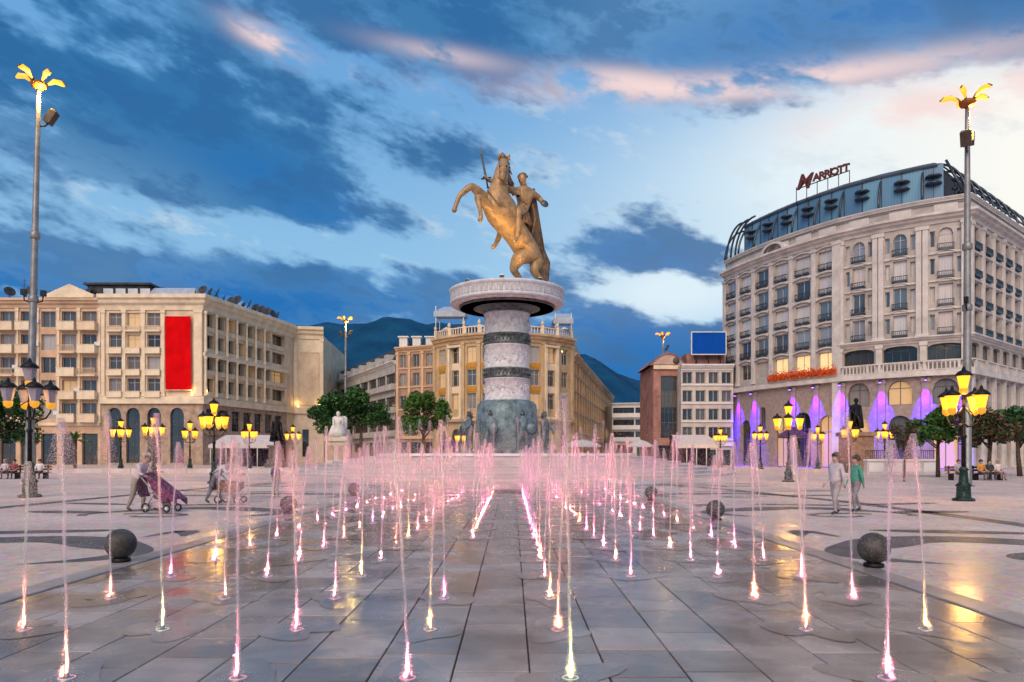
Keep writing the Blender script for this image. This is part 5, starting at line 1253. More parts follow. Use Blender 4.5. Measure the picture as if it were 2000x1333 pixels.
# ------------------------------------------------------------------ trees
def tree(name, lb, x, Y, H, rx, rzc, zc, cols, n=2600, leaf=.16, seed=1, trunk=.16, group='trees round the square', lobes=15, bare=0.0):
    rr = random.Random(seed); t = thing(name, lb, 'tree', (px(x, Y), Y, 0), 0, group)
    d = MB(); bend = [(0, 0, 0), (rr.uniform(-.1, .1), rr.uniform(-.1, .1), zc*.45), (rr.uniform(-.2, .2), rr.uniform(-.2, .2), zc), (0, 0, zc+rzc*.5)]
    d.tube(bend, [trunk*1.3, trunk, trunk*.75, trunk*.25], 8)
    tips = []
    for k in range(lobes):
        a = 2*math.pi*k/lobes*1.7 + rr.uniform(-.4, .4); e = rr.uniform(-.75, 1.3); rad = rr.uniform(.5, 1.0)
        tip = Vector((rx*rad*math.cos(a)*math.cos(e), rx*rad*math.sin(a)*math.cos(e), zc + rzc*.15 + rzc*rad*math.sin(e)*.85)); tips.append(tip)
        st_ = Vector((0, 0, zc*rr.uniform(.6, 1.05))); d.tube([st_, st_*.45+tip*.55+Vector((0, 0, .25)), tip], [trunk*.5, trunk*.28, trunk*.08], 5)
    d.build('trunk', mat('bark', (.10, .07, .055), .9, .3, 6, .5, 20), t)
    d = MB(); tips.append(Vector((0, 0, zc+rzc*.55))); tips.append(Vector((0, 0, zc)))
    sz = [rr.uniform(.28, .46) for _ in tips]
    for k in range(n):
        j = rr.randrange(len(tips)); v = Vector((rr.gauss(0, 1), rr.gauss(0, 1), rr.gauss(0, 1))).normalized()*(rr.random()**.45)
        c = tips[j] + Vector((v.x*rx*sz[j], v.y*rx*sz[j], v.z*min(rx, rzc)*sz[j]))
        if c.z < .4: continue
        u_ = Vector((rr.gauss(0, 1), rr.gauss(0, 1), rr.gauss(0, .7))).normalized(); w_ = u_.cross(Vector((rr.gauss(0, 1), rr.gauss(0, 1), rr.gauss(0, 1)))).normalized(); s = leaf*rr.uniform(.6, 1.3)
        d.mi = rr.randrange(len(cols)); d.poly([c-u_*s, c+w_*s*.5, c+u_*s, c-w_*s*.5])
    tag(d.build('crown', cols, t), kind='stuff'); return t
def leafm(n, c): return mat(n, c, .55, .25, 2, spec=.3)
G1, G2, G3 = leafm('leaf_green', (.055, .16, .028)), leafm('leaf_dark', (.022, .075, .022)), leafm('leaf_yellowish', (.11, .19, .03))
B1, B2 = leafm('leaf_plum', (.10, .045, .028)), leafm('leaf_brown', (.13, .075, .03))
tree('broadleaf_tree', 'dark green tree at the left edge behind the lantern lamp', -8, 58, 7.2, 3.1, 2.8, 4.2, [G2, G1, G2], 6000, .19, 1, .2)
tree('broadleaf_tree', 'green tree left of the white statue', 655, 92, 10, 3.3, 3.0, 6.0, [G2, G2, G1], 6500, .22, 2, .22)
tree('broadleaf_tree', 'green tree behind the distant lit mast', 706, 94, 10, 3.3, 3.4, 6.4, [G2, G1, G1], 6500, .22, 3, .22)
tree('broadleaf_tree', 'bright green egg-shaped tree beside the round building', 828, 88, 10.5, 2.7, 4.0, 5.6, [G1, G3, G1], 7000, .2, 4, .2)
tree('broadleaf_tree', 'green tree left of the right mast before the hotel', 1832, 50, 5.6, 2.0, 1.5, 3.2, [G2, G1, G3], 4600, .17, 5, .12)
tree('young_tree', 'thin dark plum tree on the right plaza', 1766, 42, 3.9, .85, .9, 2.5, [B1, B1, G2], 620, .10, 6, .06)
tree('plum_tree', 'reddish brown leafed tree right of the right mast', 1932, 46, 5.2, 1.8, 1.5, 3.0, [B2, B1, G2], 4600, .15, 7, .11)
tree('broadleaf_tree', 'dark green tree at the right picture edge', 1992, 52, 6, 2.2, 1.8, 3.3, [G2, G2, G1], 4600, .18, 8, .14)
# spiky palm
pt = thing('palm_tree', 'small spiky palm before the apartment block', 'tree', (px(146, 62), 62, 0), 0, 'trees round the square')
d = MB(); d.tube([(0, 0, 0), (.05, 0, 1.4), (0, 0, 2.8)], [.16, .13, .15], 8); d.build('trunk', mat('bark', 0), pt)
for k in range(22):
    a = k*2.4; e = .1 + 1.2*((k*7) % 22)/22; L_ = 1.5; d = MB(); c, s = math.cos(a), math.sin(a); pr_ = None; ps = []
    for j in range(6):
        q = j/5; r_ = L_*q*math.cos(e); z_ = 2.8 + L_*q*math.sin(e) - .55*q*q; w_ = .11*math.sin(math.pi*min(.98, q*.9+.1)); ps.append(((c*r_-s*w_, s*r_+c*w_, z_), (c*r_+s*w_, s*r_-c*w_, z_), (c*r_, s*r_, z_-.04)))
    for A_, B_ in zip(ps, ps[1:]): d.poly([A_[0], A_[2], B_[2], B_[0]]); d.poly([A_[2], A_[1], B_[1], B_[2]])
    d.build('frond', G3 if k % 2 else G1, pt)

# ------------------------------------------------------------------ stone spheres along the fountain
M_ball = mat('sphere_stone', (.085, .075, .068), .5, .3, 5, .4, 25)
for x, Y, lb in ((-5.95, 10.9, 'nearest dark stone sphere on the left edge of the fountain'), (-6.05, 19.4, 'second stone sphere on the left edge of the fountain'), (-6.15, 27.8, 'farthest stone sphere on the left edge of the fountain'),
                 (5.25, 10.4, 'nearest dark stone sphere on the right edge of the fountain'), (5.0, 17.6, 'second stone sphere on the right edge of the fountain'), (4.85, 25.0, 'farthest stone sphere on the right edge of the fountain')):
    t = thing('stone_sphere', lb, 'bollard', (x, Y, 0), 0, 'stone spheres along the fountain')
    d = MB(); d.lathe([(.12, .04), (.14, .05), (.14, .1), (.1, .11), (.001, .11)], 14); d.build('foot', M_ironk, t)
    d = MB(); d.ball((0, 0, .32), .225, 24, 14); d.build('sphere', M_ball, t)

# ------------------------------------------------------------------ statues on pedestals
M_ws = mat('white_statue_stone', (.70, .66, .62), .6, .12, 3, .3, 9)
def figure_joints(kind):
    J = {'pel': (0, 0, .52), 'spi': (0, 0, .62), 'che': (0, 0, .74), 'nec': (0, 0, .83), 'hb': (0, -.005, .868), 'hd': (0, -.012, .915), 'hc': (0, -.006, .962), 'nose': (0, -.066, .912)}
    for s, n in ((1, 'L'), (-1, 'R')):
        J['sh'+n] = (.108*s, 0, .795); J['el'+n] = (.14*s, .015, .63); J['wr'+n] = (.14*s, -.035, .49); J['ha'+n] = (.138*s, -.045, .445)
        J['hi'+n] = (.055*s, 0, .495); J['kn'+n] = (.06*s, -.012, .28); J['an'+n] = (.06*s, .012, .045); J['to'+n] = (.068*s, -.085, .02)
    if kind == 'walk':
        J['knL'] = (.06, -.09, .28); J['anL'] = (.06, -.07, .05); J['toL'] = (.065, -.165, .02); J['anR'] = (-.06, .13, .07); J['toR'] = (-.065, .05, .02); J['knR'] = (-.06, .02, .28)
        J['wrL'] = (.13, .05, .5); J['haL'] = (.13, .06, .46); J['wrR'] = (-.13, -.11, .5); J['haR'] = (-.13, -.13, .46)
    if kind in ('push', 'bend'):
        f = 1.0 if kind == 'push' else 2.1
        J['spi'] = (0, -.04*f, .615); J['che'] = (0, -.10*f, .725-.03*(f-1)); J['nec'] = (0, -.135*f, .81-.05*(f-1)); J['hb'] = (0, -.155*f, .85-.06*(f-1)); J['hd'] = (0, -.172*f, .892-.07*(f-1)); J['hc'] = (0, -.185*f, .938-.085*(f-1)); J['nose'] = (0, -.172*f-.054, .875-.085*(f-1))
        for s, n in ((1, 'L'), (-1, 'R')):
            J['sh'+n] = (.105*s, -.115*f, .775-.04*(f-1)); J['el'+n] = (.13*s, -.16*f, .63-.03*(f-1)); J['wr'+n] = (.10*s, -.22*f-.06, .585); J['ha'+n] = (.085*s, -.24*f-.085, .575)
        J['knL'] = (.06, -.08, .28); J['anL'] = (.06, -.05, .045); J['toL'] = (.065, -.145, .02); J['anR'] = (-.06, .14, .06); J['toR'] = (-.065, .055, .02); J['knR'] = (-.06, .03, .28)
    if kind == 'sit':
        dz = -.24
        for k in list(J): J[k] = (J[k][0], J[k][1], J[k][2]+dz)
        for s, n in ((1, 'L'), (-1, 'R')):
            J['kn'+n] = (.07*s, -.26, .285); J['an'+n] = (.07*s, -.25, .045); J['to'+n] = (.075*s, -.34, .02); J['el'+n] = (.15*s, -.03, .40); J['wr'+n] = (.10*s, -.16, .33); J['ha'+n] = (.085*s, -.20, .325)
    return J
FR = {'pel': .088, 'spi': .078, 'che': .092, 'nec': .030, 'hb': .046, 'hd': .056, 'hc': .048, 'nose': .010, 'sh': .043, 'el': .031, 'wr': .021, 'ha': .022, 'hi': .064, 'kn': .043, 'an': .026, 'to': .024}
FE = [('pel','spi','s'),('spi','che','s'),('che','nec','s'),('nec','hb','k'),('hb','hd','k'),('hd','hc','k'),('hd','nose','k')]
for n in 'LR': FE += [('che','sh'+n,'s'),('sh'+n,'el'+n,'s'),('el'+n,'wr'+n,'a'),('wr'+n,'ha'+n,'k'),('pel','hi'+n,'t'),('hi'+n,'kn'+n,'t'),('kn'+n,'an'+n,'t'),('an'+n,'to'+n,'b')]
def body_mesh(kind, h, mats, slots, fingers=True):
    J = figure_joints(kind); names = list(J); vs = [Vector(J[k])*h for k in names]; rad = [FR[k[:-1] if k[-1] in 'LR' else k]*h for k in names]
    ed = [(names.index(a), names.index(b)) for a, b, c in FE]; bf = [slots[c] for a, b, c in FE]
    if fingers:
        for n in 'LR':
            hi_ = names.index('ha'+n); wv = vs[names.index('wr'+n)]; hv = vs[hi_]; dr = (hv-wv).normalized(); sd = Vector((1, 0, 0)); sd = (sd - dr*sd.dot(dr)).normalized(); cu = dr.cross(sd)
            for f in range(5):
                base = len(vs); off = (f-1.5)*.0085*h if f < 4 else .022*h
                ln = (.034, .040, .037, .028, .024)[f]*h
                if f < 4: pts_ = [hv + sd*off + dr*ln*.5, hv + sd*off + dr*ln + cu*ln*.25]
                else: pts_ = [hv - dr*.01*h + sd*off*(1 if n == 'R' else -1), hv + dr*ln*.6 + sd*off*1.25*(1 if n == 'R' else -1)]
                for p_ in pts_: vs.append(p_); rad.append(.0058*h)
                ed += [(hi_, base), (base, base+1)]; bf += [slots['k']]*2
    return skin_mesh('body', vs, ed, rad, mats, 1, 0, bf), J
def carved(root, kind, h, m, loc, rz=0):
    me, J = body_mesh(kind, h, [m], {k: 0 for k in 'sktab'}, False); o = link('figure', me, root, loc, rz)
    d = MB(); d.ball(Vector(J['hd'])*h + Vector((0, .01*h, .03*h)), .068*h, 12, 8, 1.12); d.build('hair', m, o); return o
t = thing('white_statue', 'seated white stone figure on a pale pedestal left of the monument', 'statue', (px(661, 75), 75, 0))
d = MB()
for w, z0, z1 in ((2.9, 0, .35), (2.5, .35, .6), (2.1, .6, 2.9), (2.5, 2.9, 3.15), (2.3, 3.15, 3.4)): d.bevbox(-w/2, w/2, -w/2, w/2, z0, z1, .03)
d.build('pedestal', mat('pedestal_stone', (.62, .54, .44), .6, .1, 1.5), t)
for e in (-1, 1): d = MB(); d.box(e*.55-.35, e*.55+.35, -1.09, -1.04, 1.0, 2.5); d.build('inscription_panel', M_stoneb, t)
d = MB(); d.bevbox(-.75, .75, -.3, .8, 3.4, 4.3, .1); d.bevbox(-.75, .75, .5, .85, 4.3, 5.6, .2); d.build('throne', M_ws, t)
carved(t, 'sit', 3.4, M_ws, (0, -.05, 3.4))
d = MB()
for k in range(16): a = math.pi*(1+k/15); d.tube([(.5*math.cos(a), .5*math.sin(a)-.3, 4.5), (.85*math.cos(a), .8*math.sin(a)-.35, 3.4)], [.14, .2], 6)
d.build('robe', M_ws, t)
def dark_statue(x, Y, zb, h, lb, pm, w):
    t = thing('bronze_statue', lb, 'statue', (px(x, Y), Y, 0)); d = MB()
    for k, (f, z0, z1) in enumerate(((1.5, 0, zb*.2), (1.25, zb*.2, zb*.36), (1, zb*.36, zb*.9), (1.18, zb*.9, zb))): d.bevbox(-w*f/2, w*f/2, -w*f/2, w*f/2, z0, z1, .04)
    d.build('pedestal', pm, t); carved(t, 'walk', h, M_ironk, (0, 0, zb), .4)
    d = MB(); n = 9
    for k in range(n): a = math.pi*(.05+.9*k/(n-1)); d.tube([(.13*h*math.cos(a), .05*h*math.sin(a)+.03*h, zb+.8*h), (.2*h*math.cos(a), .16*h*math.sin(a), zb+.12*h)], [.045*h, .06*h], 6)
    d.build('cloak', M_ironk, t)
dark_statue(540, 84, 2.6, 3.4, 'dark bronze figure on a pedestal by the left cafe', mat('pedestal_dark', (.16, .13, .12), .6, .2, 2), 1.4)
dark_statue(1672, 66, 3.6, 3.1, 'dark bronze figure on a stepped brown pedestal before the hotel', mat('pedestal_brown', (.30, .19, .14), .6, .2, 2), 2.2)

# ------------------------------------------------------------------ cafes, parasols, low walls
M_canvas = mat('canvas_pale', (.66, .58, .55), .8, .08, 2); M_purple = mat('canvas_purple', (.12, .05, .16), .8, .1, 2)
def cafe(x0, x1, Y, h, dep, lb, cloth):
    a, b_ = px(x0, Y), px(x1, Y); t = thing('cafe_pavilion', lb, 'cafe', ((a+b_)/2, Y, 0)); w = b_-a
    d = MB(); n = 6
    P1 = [d.pt((-w/2, 0, h)), d.pt((w/2, 0, h)), d.pt((w/2-.3, dep, h+1.3)), d.pt((-w/2+.3, dep, h+1.3))]; d.face(P1); d.box(-w/2-.05, w/2+.05, -.06, 0, h-.42, h+.02); d.build('awning', cloth, t)
    d = MB(); d.box(-w/2, w/2, dep-.1, dep, 0, h+1.2); d.build('rear_wall', mat('cafe_dark', (.06, .03, .045), .7, .3, 1), t)
    for k in range(5): q = -w/2+.15+(w-.3)*k/4; d = MB(); d.tube([(q, .1, 0), (q, .1, h)], .06, 8); d.build('post', M_whitep, t)
    for k in range(max(2, int(w/2.2))):
        q = -w/2+1.2+2.2*k; d = MB(); d.lathe([(.28, 0), (.28, .04), (.04, .06), (.04, .72), (.48, .74), (.48, .78), (.001, .78)], 12, (q, dep*.4)); d.build('table', M_ironk, t)
        for e in (-1, 1):
            d = MB(); d.box(q+e*.7-.22, q+e*.7+.22, dep*.4-.22, dep*.4+.22, .42, .47); d.box(q+e*.92-.03, q+e*.92+.03, dep*.4-.22, dep*.4+.22, .47, .95)
            for sx in (-.19, .19):
                for sy in (-.19, .19): d.box(q+e*.7+sx-.02, q+e*.7+sx+.02, dep*.4+sy-.02, dep*.4+sy+.02, 0, .42)
            d.build('chair', M_purple, t)
    return t
cafe(408, 535, 88, 2.7, 4.5, 'long pale cafe awning under the cream corner building', M_canvas)
cafe(1320, 1402, 88, 2.7, 3.5, 'pale cafe awning before the cream block', M_canvas)
def parasol(x, Y, h, r, lb, m, lit=False):
    t = thing('parasol', lb, 'parasol', (px(x, Y), Y, 0), 0, 'cafe parasols'); d = MB(); d.lathe([(.35, 0), (.35, .08), (.04, .1), (.03, h+.4), (.001, h+.45)], 10); d.build('pole', M_whitep, t)
    d = MB(); d.lathe([(r, h-.5), (r, h-.28), (r*.5, h+.15), (.02, h+.42), (.001, h+.42), (r*.5, h+.11), (r*.98, h-.3)], 8, smooth=False); d.build('canopy', m, t)
    d = MB()
    for k in range(8): a = 2*math.pi*k/8; d.tube([(0, 0, h-.1), (r*.55*math.cos(a), r*.55*math.sin(a), h+.05)], .015, 4)
    tag(d.build('ribs', M_ironk, t), kind='stuff')
    if lit: point_light('parasol_lamp', t, (0, -.3, h-.5), (1, .5, .12), 120, .15)
parasol(1550, 58, 3.4, 1.25, 'purple parasol with orange light below it before the hotel', M_purple, True)
parasol(1138, 85, 2.9, 2.2, 'wide pale parasol right of the monument', M_canvas)
parasol(880, 87, 2.8, 1.5, 'purple parasol left of the monument near the round building', M_purple)
parasol(1250, 86, 2.9, 1.6, 'pale parasol before the distant office', M_canvas)
t = thing('terrace_wall', 'low pale terrace wall with dark railing on the right', 'wall', (px(1765, 57), 57, 0)); w = px(1832, 57)-px(1690, 57)
d = MB(); d.bevbox(-w/2, w/2, 0, .5, 0, 1.05, .03); d.build('wall', M_rim, t); d = MB(); d.bevbox(-w/2-.06, w/2+.06, -.06, .56, 1.05, 1.2, .03); d.build('coping', M_whitep, t)
d = MB(); d.box(-w/2, w/2, .2, .25, 1.85, 1.9); n = 34
for k in range(n+1): q = -w/2+w*k/n; d.box(q-.015, q+.015, .21, .24, 1.2, 1.86)
tag(d.build('railing', M_ironk, t), kind='stuff')
for k in range(4): d = MB(); d.box(-w/2+w*k/4+.15, -w/2+w*(k+1)/4-.15, -.03, .01, .2, .9); d.build('panel', M_whitep, t)
t = thing('kerb_wall', 'long low pale kerb along the road on the left', 'wall', (px(250, 60), 60, 0)); d = MB(); w = px(640, 60)-px(90, 60)
for k in range(10): d = MB(); d.bevbox(-w/2+w*k/10+.02, -w/2+w*(k+1)/10-.02, 0, .5, 0, .38, .03); d.build('kerb_block', M_rim, t, (px(365, 60)-px(250, 60), 0, 0))

# ------------------------------------------------------------------ people
M_skin = mat('skin', (.50, .30, .215), .55, .08, 4)
def cloth(n, c): return mat('cloth_'+n, c, .85, .15, 5, .2, 30)
def person(x, Y, kind, h, rz, shirt, trou, hair, lb, shoe=(.06, .05, .05), z=0.0, sleeves=False, grp=None, detail=True):
    ms = [cloth('%.2f%.2f%.2f' % shirt, shirt), M_skin, cloth('%.2f%.2f%.2f' % trou, trou), cloth('%.2f%.2f%.2f' % shoe, shoe)]
    me, J = body_mesh(kind, h, ms, {'s': 0, 'k': 1, 't': 2, 'a': 0 if sleeves else 1, 'b': 3}, detail)
    t = thing('person', lb, 'person', (px(x, Y), Y, z), rz, grp); link('body', me, t)
    hd = (Vector(J['hd'])*.45+Vector(J['hc'])*.55)*h; d = MB(); r_ = .070*h
    fw = Vector((0, J['nose'][1]-J['hd'][1], J['nose'][2]-J['hd'][2]-.01)).normalized()
    d.M = Matrix.Translation(hd) @ Vector((0, -1, -.25)).rotation_difference(fw).to_matrix().to_4x4()
    d.lathe([(r_*math.sin(math.pi*k/8)*1.0 + 1e-5, r_*1.12*math.cos(math.pi*k/8)) for k in range(0, 6)][::-1], 14, (0, .014*h), R(-28), R(208)); d.lathe([(r_*.98, .016*h), (r_*.8, .05*h), (r_*.35, .068*h), (1e-5, .072*h)], 14, (0, .004*h)); d.M = None
    d.build('hair', mat('hair_%.2f' % hair[0], hair, .6, .2, 8), t)
    if detail:
        sdv = Vector((1, 0, 0)); upv = sdv.cross(fw)
        for e in (-1, 1): d = MB(); d.ball(hd + fw*.050*h + sdv*e*.020*h + upv*(.008*h if upv.z > 0 else -.008*h), .006*h, 6, 4); d.build('eye', M_ironk, t)
        for e in (-1, 1): d = MB(); d.ball(hd + sdv*e*.058*h, .013*h, 6, 5); d.build('ear', M_skin, t)
    return t
person(268, 20.8, 'push', 1.74, R(78), (.66, .52, .55), (.36, .30, .26), (.45, .36, .28), 'person in pale pink top and beige trousers pushing the purple stroller', sleeves=True)
person(418, 24.2, 'bend', 1.70, R(84), (.66, .63, .68), (.20, .20, .24), (.06, .035, .03), 'person in white top bending over the brown pram', sleeves=False)
person(538, 28.6, 'stand', 1.32, R(160), (.05, .06, .15), (.28, .26, .26), (.05, .04, .04), 'child in navy top and grey shorts standing by the left stone spheres')
person(1633, 19.8, 'walk', 1.70, R(-70), (.60, .52, .56), (.42, .36, .36), (.10, .07, .05), 'person in pale clothes walking on the right plaza', sleeves=True)
person(1672, 20.6, 'walk', 1.62, R(-80), (.09, .33, .25), (.30, .25, .27), (.07, .05, .04), 'person in green top walking beside the one in pale clothes', sleeves=True)
def bench(x, Y, w, rz, lb):
    t = thing('bench', lb, 'bench', (px(x, Y), Y, 0), rz, 'benches on the square')
    for k in range(4): d = MB(); d.bevbox(-w/2, w/2, -.24+.13*k, -.13+.13*k, .40, .44, .01); d.build('seat_slat', mat('bench_wood', (.22, .12, .06), .6, .2, 6), t)
    for k in range(2): d = MB(); d.bevbox(-w/2, w/2, .26+.03*k, .30+.03*k, .56+.18*k, .68+.18*k, .01); d.build('back_slat', mat('bench_wood', 0), t)
    for e in (-1, 1): d = MB(); d.box(e*(w/2-.25)-.03, e*(w/2-.25)+.03, -.2, .3, 0, .40); d.box(e*(w/2-.25)-.03, e*(w/2-.25)+.03, .27, .34, .4, .9); d.build('leg', M_ironk, t)
def sitter(x, Y, rz, sh, tr, hr, lb): person(x, Y-.02, 'sit', 1.68, rz, sh, tr, hr, lb, grp='people sitting on benches', detail=False)
for x, lb in ((8, 'bench under the dark tree at the left edge'), (72, 'bench right of the left mast foot')): bench(x, 47, 2.2 if x < 50 else 1.6, 0, lb)
sitter(-6, 47, .1, (.45, .35, .52), (.10, .08, .12), (.04, .03, .03), 'seated person in lilac at the left picture edge')
sitter(10, 47, -.1, (.60, .50, .55), (.20, .12, .15), (.5, .42, .38), 'fair-haired seated person under the left tree')
sitter(28, 47, .0, (.30, .08, .08), (.06, .06, .08), (.05, .03, .03), 'seated person in dark red beside the left mast')
sitter(78, 47, .2, (.78, .70, .72), (.06, .06, .07), (.06, .04, .03), 'seated person in white right of the left mast')
for x, lb in ((1882, 'bench behind the right lantern lamp'), (1930, 'bench under the plum tree')): bench(x, 44.5, 2.0, 0, lb)
sitter(1872, 44.5, .0, (.40, .38, .45), (.12, .13, .2), (.1, .07, .05), 'seated person in grey left of the right lamp foot')
sitter(1916, 44.5, .1, (.65, .28, .05), (.12, .09, .08), (.05, .04, .03), 'seated person in orange right of the right mast')
sitter(1932, 44.5, -.1, (.05, .05, .06), (.05, .05, .06), (.04, .03, .03), 'seated person in black under the plum tree')
sitter(1949, 44.5, .1, (.70, .60, .62), (.3, .2, .2), (.5, .4, .35), 'fair-haired seated person in pale pink under the plum tree')
BGP = [(1150, 80, 'a'), (1192, 78, 'b'), (1228, 82, 'c'), (775, 80, 'd'), (705, 78, 'e'), (858, 83, 'f'), (1352, 80, 'g'), (1432, 72, 'h'), (1630, 64, 'i'), (1740, 53, 'j'), (455, 80, 'k'), (600, 82, 'l')]
BL = ['far person standing under the wide pale parasol', 'far person in dark clothes right of the wide parasol', 'far person before the distant office', 'far person left of the bright green tree', 'far person right of the white statue', 'far person by the left purple parasol', 'far person at the right cafe awning', 'far person by the left end of the hotel', 'far person between the two hotel lamps', 'far person behind the terrace wall', 'far person at the left cafe awning', 'far person by the end pavilion of the cream building']
for (x, Y, c), lb in zip(BGP, BL):
    v = random.Random(ord(c)); person(x, Y, v.choice(('stand', 'walk')), v.uniform(1.6, 1.8), v.uniform(-2, 2), v.choice(((.6, .55, .55), (.06, .06, .08), (.4, .12, .12), (.1, .15, .3))), v.choice(((.06, .06, .08), (.2, .2, .25))), (.05, .04, .03), lb, grp='people far across the square', detail=False)
# strollers
def wheel(t, x, y, r, m):
    d = MB(); d.M = Matrix.Translation((x, y, r)) @ Matrix.Rotation(R(90), 4, 'Y'); n = 16
    d.tube([((r-.025)*math.cos(2*math.pi*k/n), (r-.025)*math.sin(2*math.pi*k/n), 0) for k in range(n+1)], .025, 6, False); d.M = None
    w = d.build('wheel', M_ironk, t); d = MB(); d.M = Matrix.Translation((x, y, r)) @ Matrix.Rotation(R(90), 4, 'Y')
    for k in range(5): a = 2*math.pi*k/5; d.tube([(0, 0, 0), ((r-.03)*math.cos(a), (r-.03)*math.sin(a), 0)], .012, 5)
    d.lathe([(.04, -.03), (.04, .03), (.001, .03)], 8); d.build('spokes', M_whitep, w)
def stroller(x, Y, rz, lb, m, m2, kind):
    t = thing('stroller', lb, 'stroller', (px(x, Y), Y, 0), rz, 'strollers on the left plaza')   # travels towards local -y
    for e in (-1, 1): wheel(t, e*.27, -.36, .12, m2); wheel(t, e*.28, .28, .14, m2)
    for e in (-1, 1):
        d = MB(); d.tube([(e*.26, -.36, .13), (e*.25, .02, .55), (e*.24, .42, .98), (e*.22, .50, 1.04)], .018, 6); d.tube([(e*.26, .28, .14), (e*.25, .02, .55)], .018, 6); d.build('frame_tube', M_pole, t)
    d = MB(); d.tube([(-.22, .50, 1.04), (0, .54, 1.06), (.22, .50, 1.04)], .024, 6); d.build('handle', M_ironk, t)
    d = MB(); n = 5; sec = [(-.34, .42, .30), (-.30, .40, .62), (-.05, .40, .56), (.12, .42, .98), (.22, .42, .95), (.05, .40, .40)] if kind else [(-.38, .40, .5), (-.4, .4, .72), (.34, .4, .78), (.36, .4, .48), (.1, .4, .36), (-.2, .4, .36)]
    l_ = [d.pt((-.23, q[0], q[2])) for q in sec]; r_ = [d.pt((.23, q[0], q[2])) for q in sec]; N_ = len(sec)
    for k in range(N_): d.face((l_[k], l_[(k+1) % N_], r_[(k+1) % N_], r_[k]))
    d.face(l_[::-1]); d.face(r_); d.build('seat', m, t)
    d = MB(); d.M = Matrix.Translation((0, .16, .72)) @ Matrix.Rotation(R(90), 4, 'Y'); rad = .42
    for j, (a0, a1) in enumerate(((20, 60), (60, 100), (100, 140), (140, 172))): d.lathe([(rad+.01*(j % 2), -.25), (rad+.02+.01*(j % 2), -.2), (rad+.02+.01*(j % 2), .2), (rad+.01*(j % 2), .25)], 6, (0, 0), R(90+a0-60), R(90+a1-60))
    d.M = None; d.build('hood', m, t)
    d = MB(); d.bevbox(-.2, .2, -.2, .24, .14, .30, .04); d.build('basket', m2, t)
    if kind:   # rain cover sloping forward
        d = MB(); c_ = [(-.24, .5, 1.02), (.24, .5, 1.02), (.25, -.42, .34), (-.25, -.42, .34)]; i_ = [d.pt((p_[0], p_[1]-.25, p_[2]+.05)) for p_ in c_]; d.face(i_); j_ = [d.pt((p_[0], p_[1]-.25, p_[2]-.15)) for p_ in c_]; d.face((i_[0], i_[3], j_[3], j_[0])); d.face((i_[1], j_[1], j_[2], i_[2])); d.build('cover', m, t)
stroller(314, 20.6, R(82), 'purple covered stroller pushed by the person in pale pink', mat('stroller_purple', (.17, .035, .10), .75, .2, 6), mat('stroller_bag', (.50, .38, .40), .8, .1, 5), True)
stroller(449, 24.2, R(86), 'brown and grey pram before the bending person in white', mat('stroller_brown', (.24, .12, .065), .75, .25, 6), mat('stroller_grey', (.30, .30, .32), .8, .1, 5), False)
# ------------------------------------------------------------------ water jets
def water_mat(name, alpha, tint):
    mt = bpy.data.materials.new(name); mt.use_nodes = True; N, L = mt.node_tree.nodes, mt.node_tree.links; N.clear()
    tr = N.new('ShaderNodeBsdfTransparent'); tl = N.new('ShaderNodeBsdfTranslucent'); df = N.new('ShaderNodeBsdfDiffuse'); tl.inputs[0].default_value = (*tint, 1); df.inputs[0].default_value = (*tint, 1)
    a = N.new('ShaderNodeMixShader'); a.inputs[0].default_value = .5; L.new(tl.outputs[0], a.inputs[1]); L.new(df.outputs[0], a.inputs[2])
    if alpha is None:
        o = N.new('ShaderNodeOutputMaterial'); L.new(a.outputs[0], o.inputs[0]); return mt
    b_ = N.new('ShaderNodeMixShader'); b_.inputs[0].default_value = alpha; L.new(tr.outputs[0], b_.inputs[1]); L.new(a.outputs[0], b_.inputs[2])
    o = N.new('ShaderNodeOutputMaterial'); L.new(b_.outputs[0], o.inputs[0]); return mt
M_core = water_mat('water_core', .28, (.90, .84, .86)); M_drop = water_mat('water_drops', None, (.92, .86, .88))  # tint carries a little of the pink lamp light
M_noz = mat('nozzle_steel', (.45, .45, .46), .3, .1, 5, metal=.9)
COLS = {'pink': (1.0, .20, .30), 'coral': (1.0, .24, .13), 'magenta': (1.0, .12, .50), 'lime': (.75, .85, .25), 'amber': (1.0, .50, .10)}
lens = {k: emit('jet_lens_'+k, c, .9) for k, c in COLS.items()}
d = MB(); d.lathe([(.075, 0), (.075, .008), (.068, .012), (.045, .012), (.03, .016), (.02, .018), (.016, .05), (.008, .052)], 14); me_noz = d.mesh('nozzle', M_noz)
me_lens = {}
for k in COLS:
    d = MB(); d.lathe([(.060, .011), (.059, .015), (.055, .015), (.054, .011)], 14); me_lens[k] = d.mesh('lamp_lens', lens[k])
rg = np.random.default_rng(5)
def drops_mesh(name, P, size, m):
    """thousands of tiny tetrahedral droplets as one mesh"""
    n = len(P); Q = rg.normal(size=(n, 3, 3)); U, _ = np.linalg.qr(Q)
    T = np.array([(1, 1, 1), (1, -1, -1), (-1, 1, -1), (-1, -1, 1)], float)
    sz = size * rg.uniform(.6, 1.35, n)
    V = (P[:, None, :] + np.einsum('kj,nji->nki', T, U) * sz[:, None, None]).reshape(-1, 3)
    F = (np.arange(n)[:, None, None]*4 + np.array([(0, 1, 2), (0, 3, 1), (0, 2, 3), (1, 3, 2)])[None]).reshape(-1)
    me = bpy.data.meshes.new(name); me.vertices.add(len(V)); me.vertices.foreach_set('co', V.ravel().astype(np.float32))
    nf = 4*n; me.loops.add(nf*3); me.loops.foreach_set('vertex_index', F.astype(np.int32))
    me.polygons.add(nf); me.polygons.foreach_set('loop_start', (np.arange(nf)*3).astype(np.int32)); me.update(calc_edges=True); me.materials.append(m); return me
STREAM, SPRAY = [], []
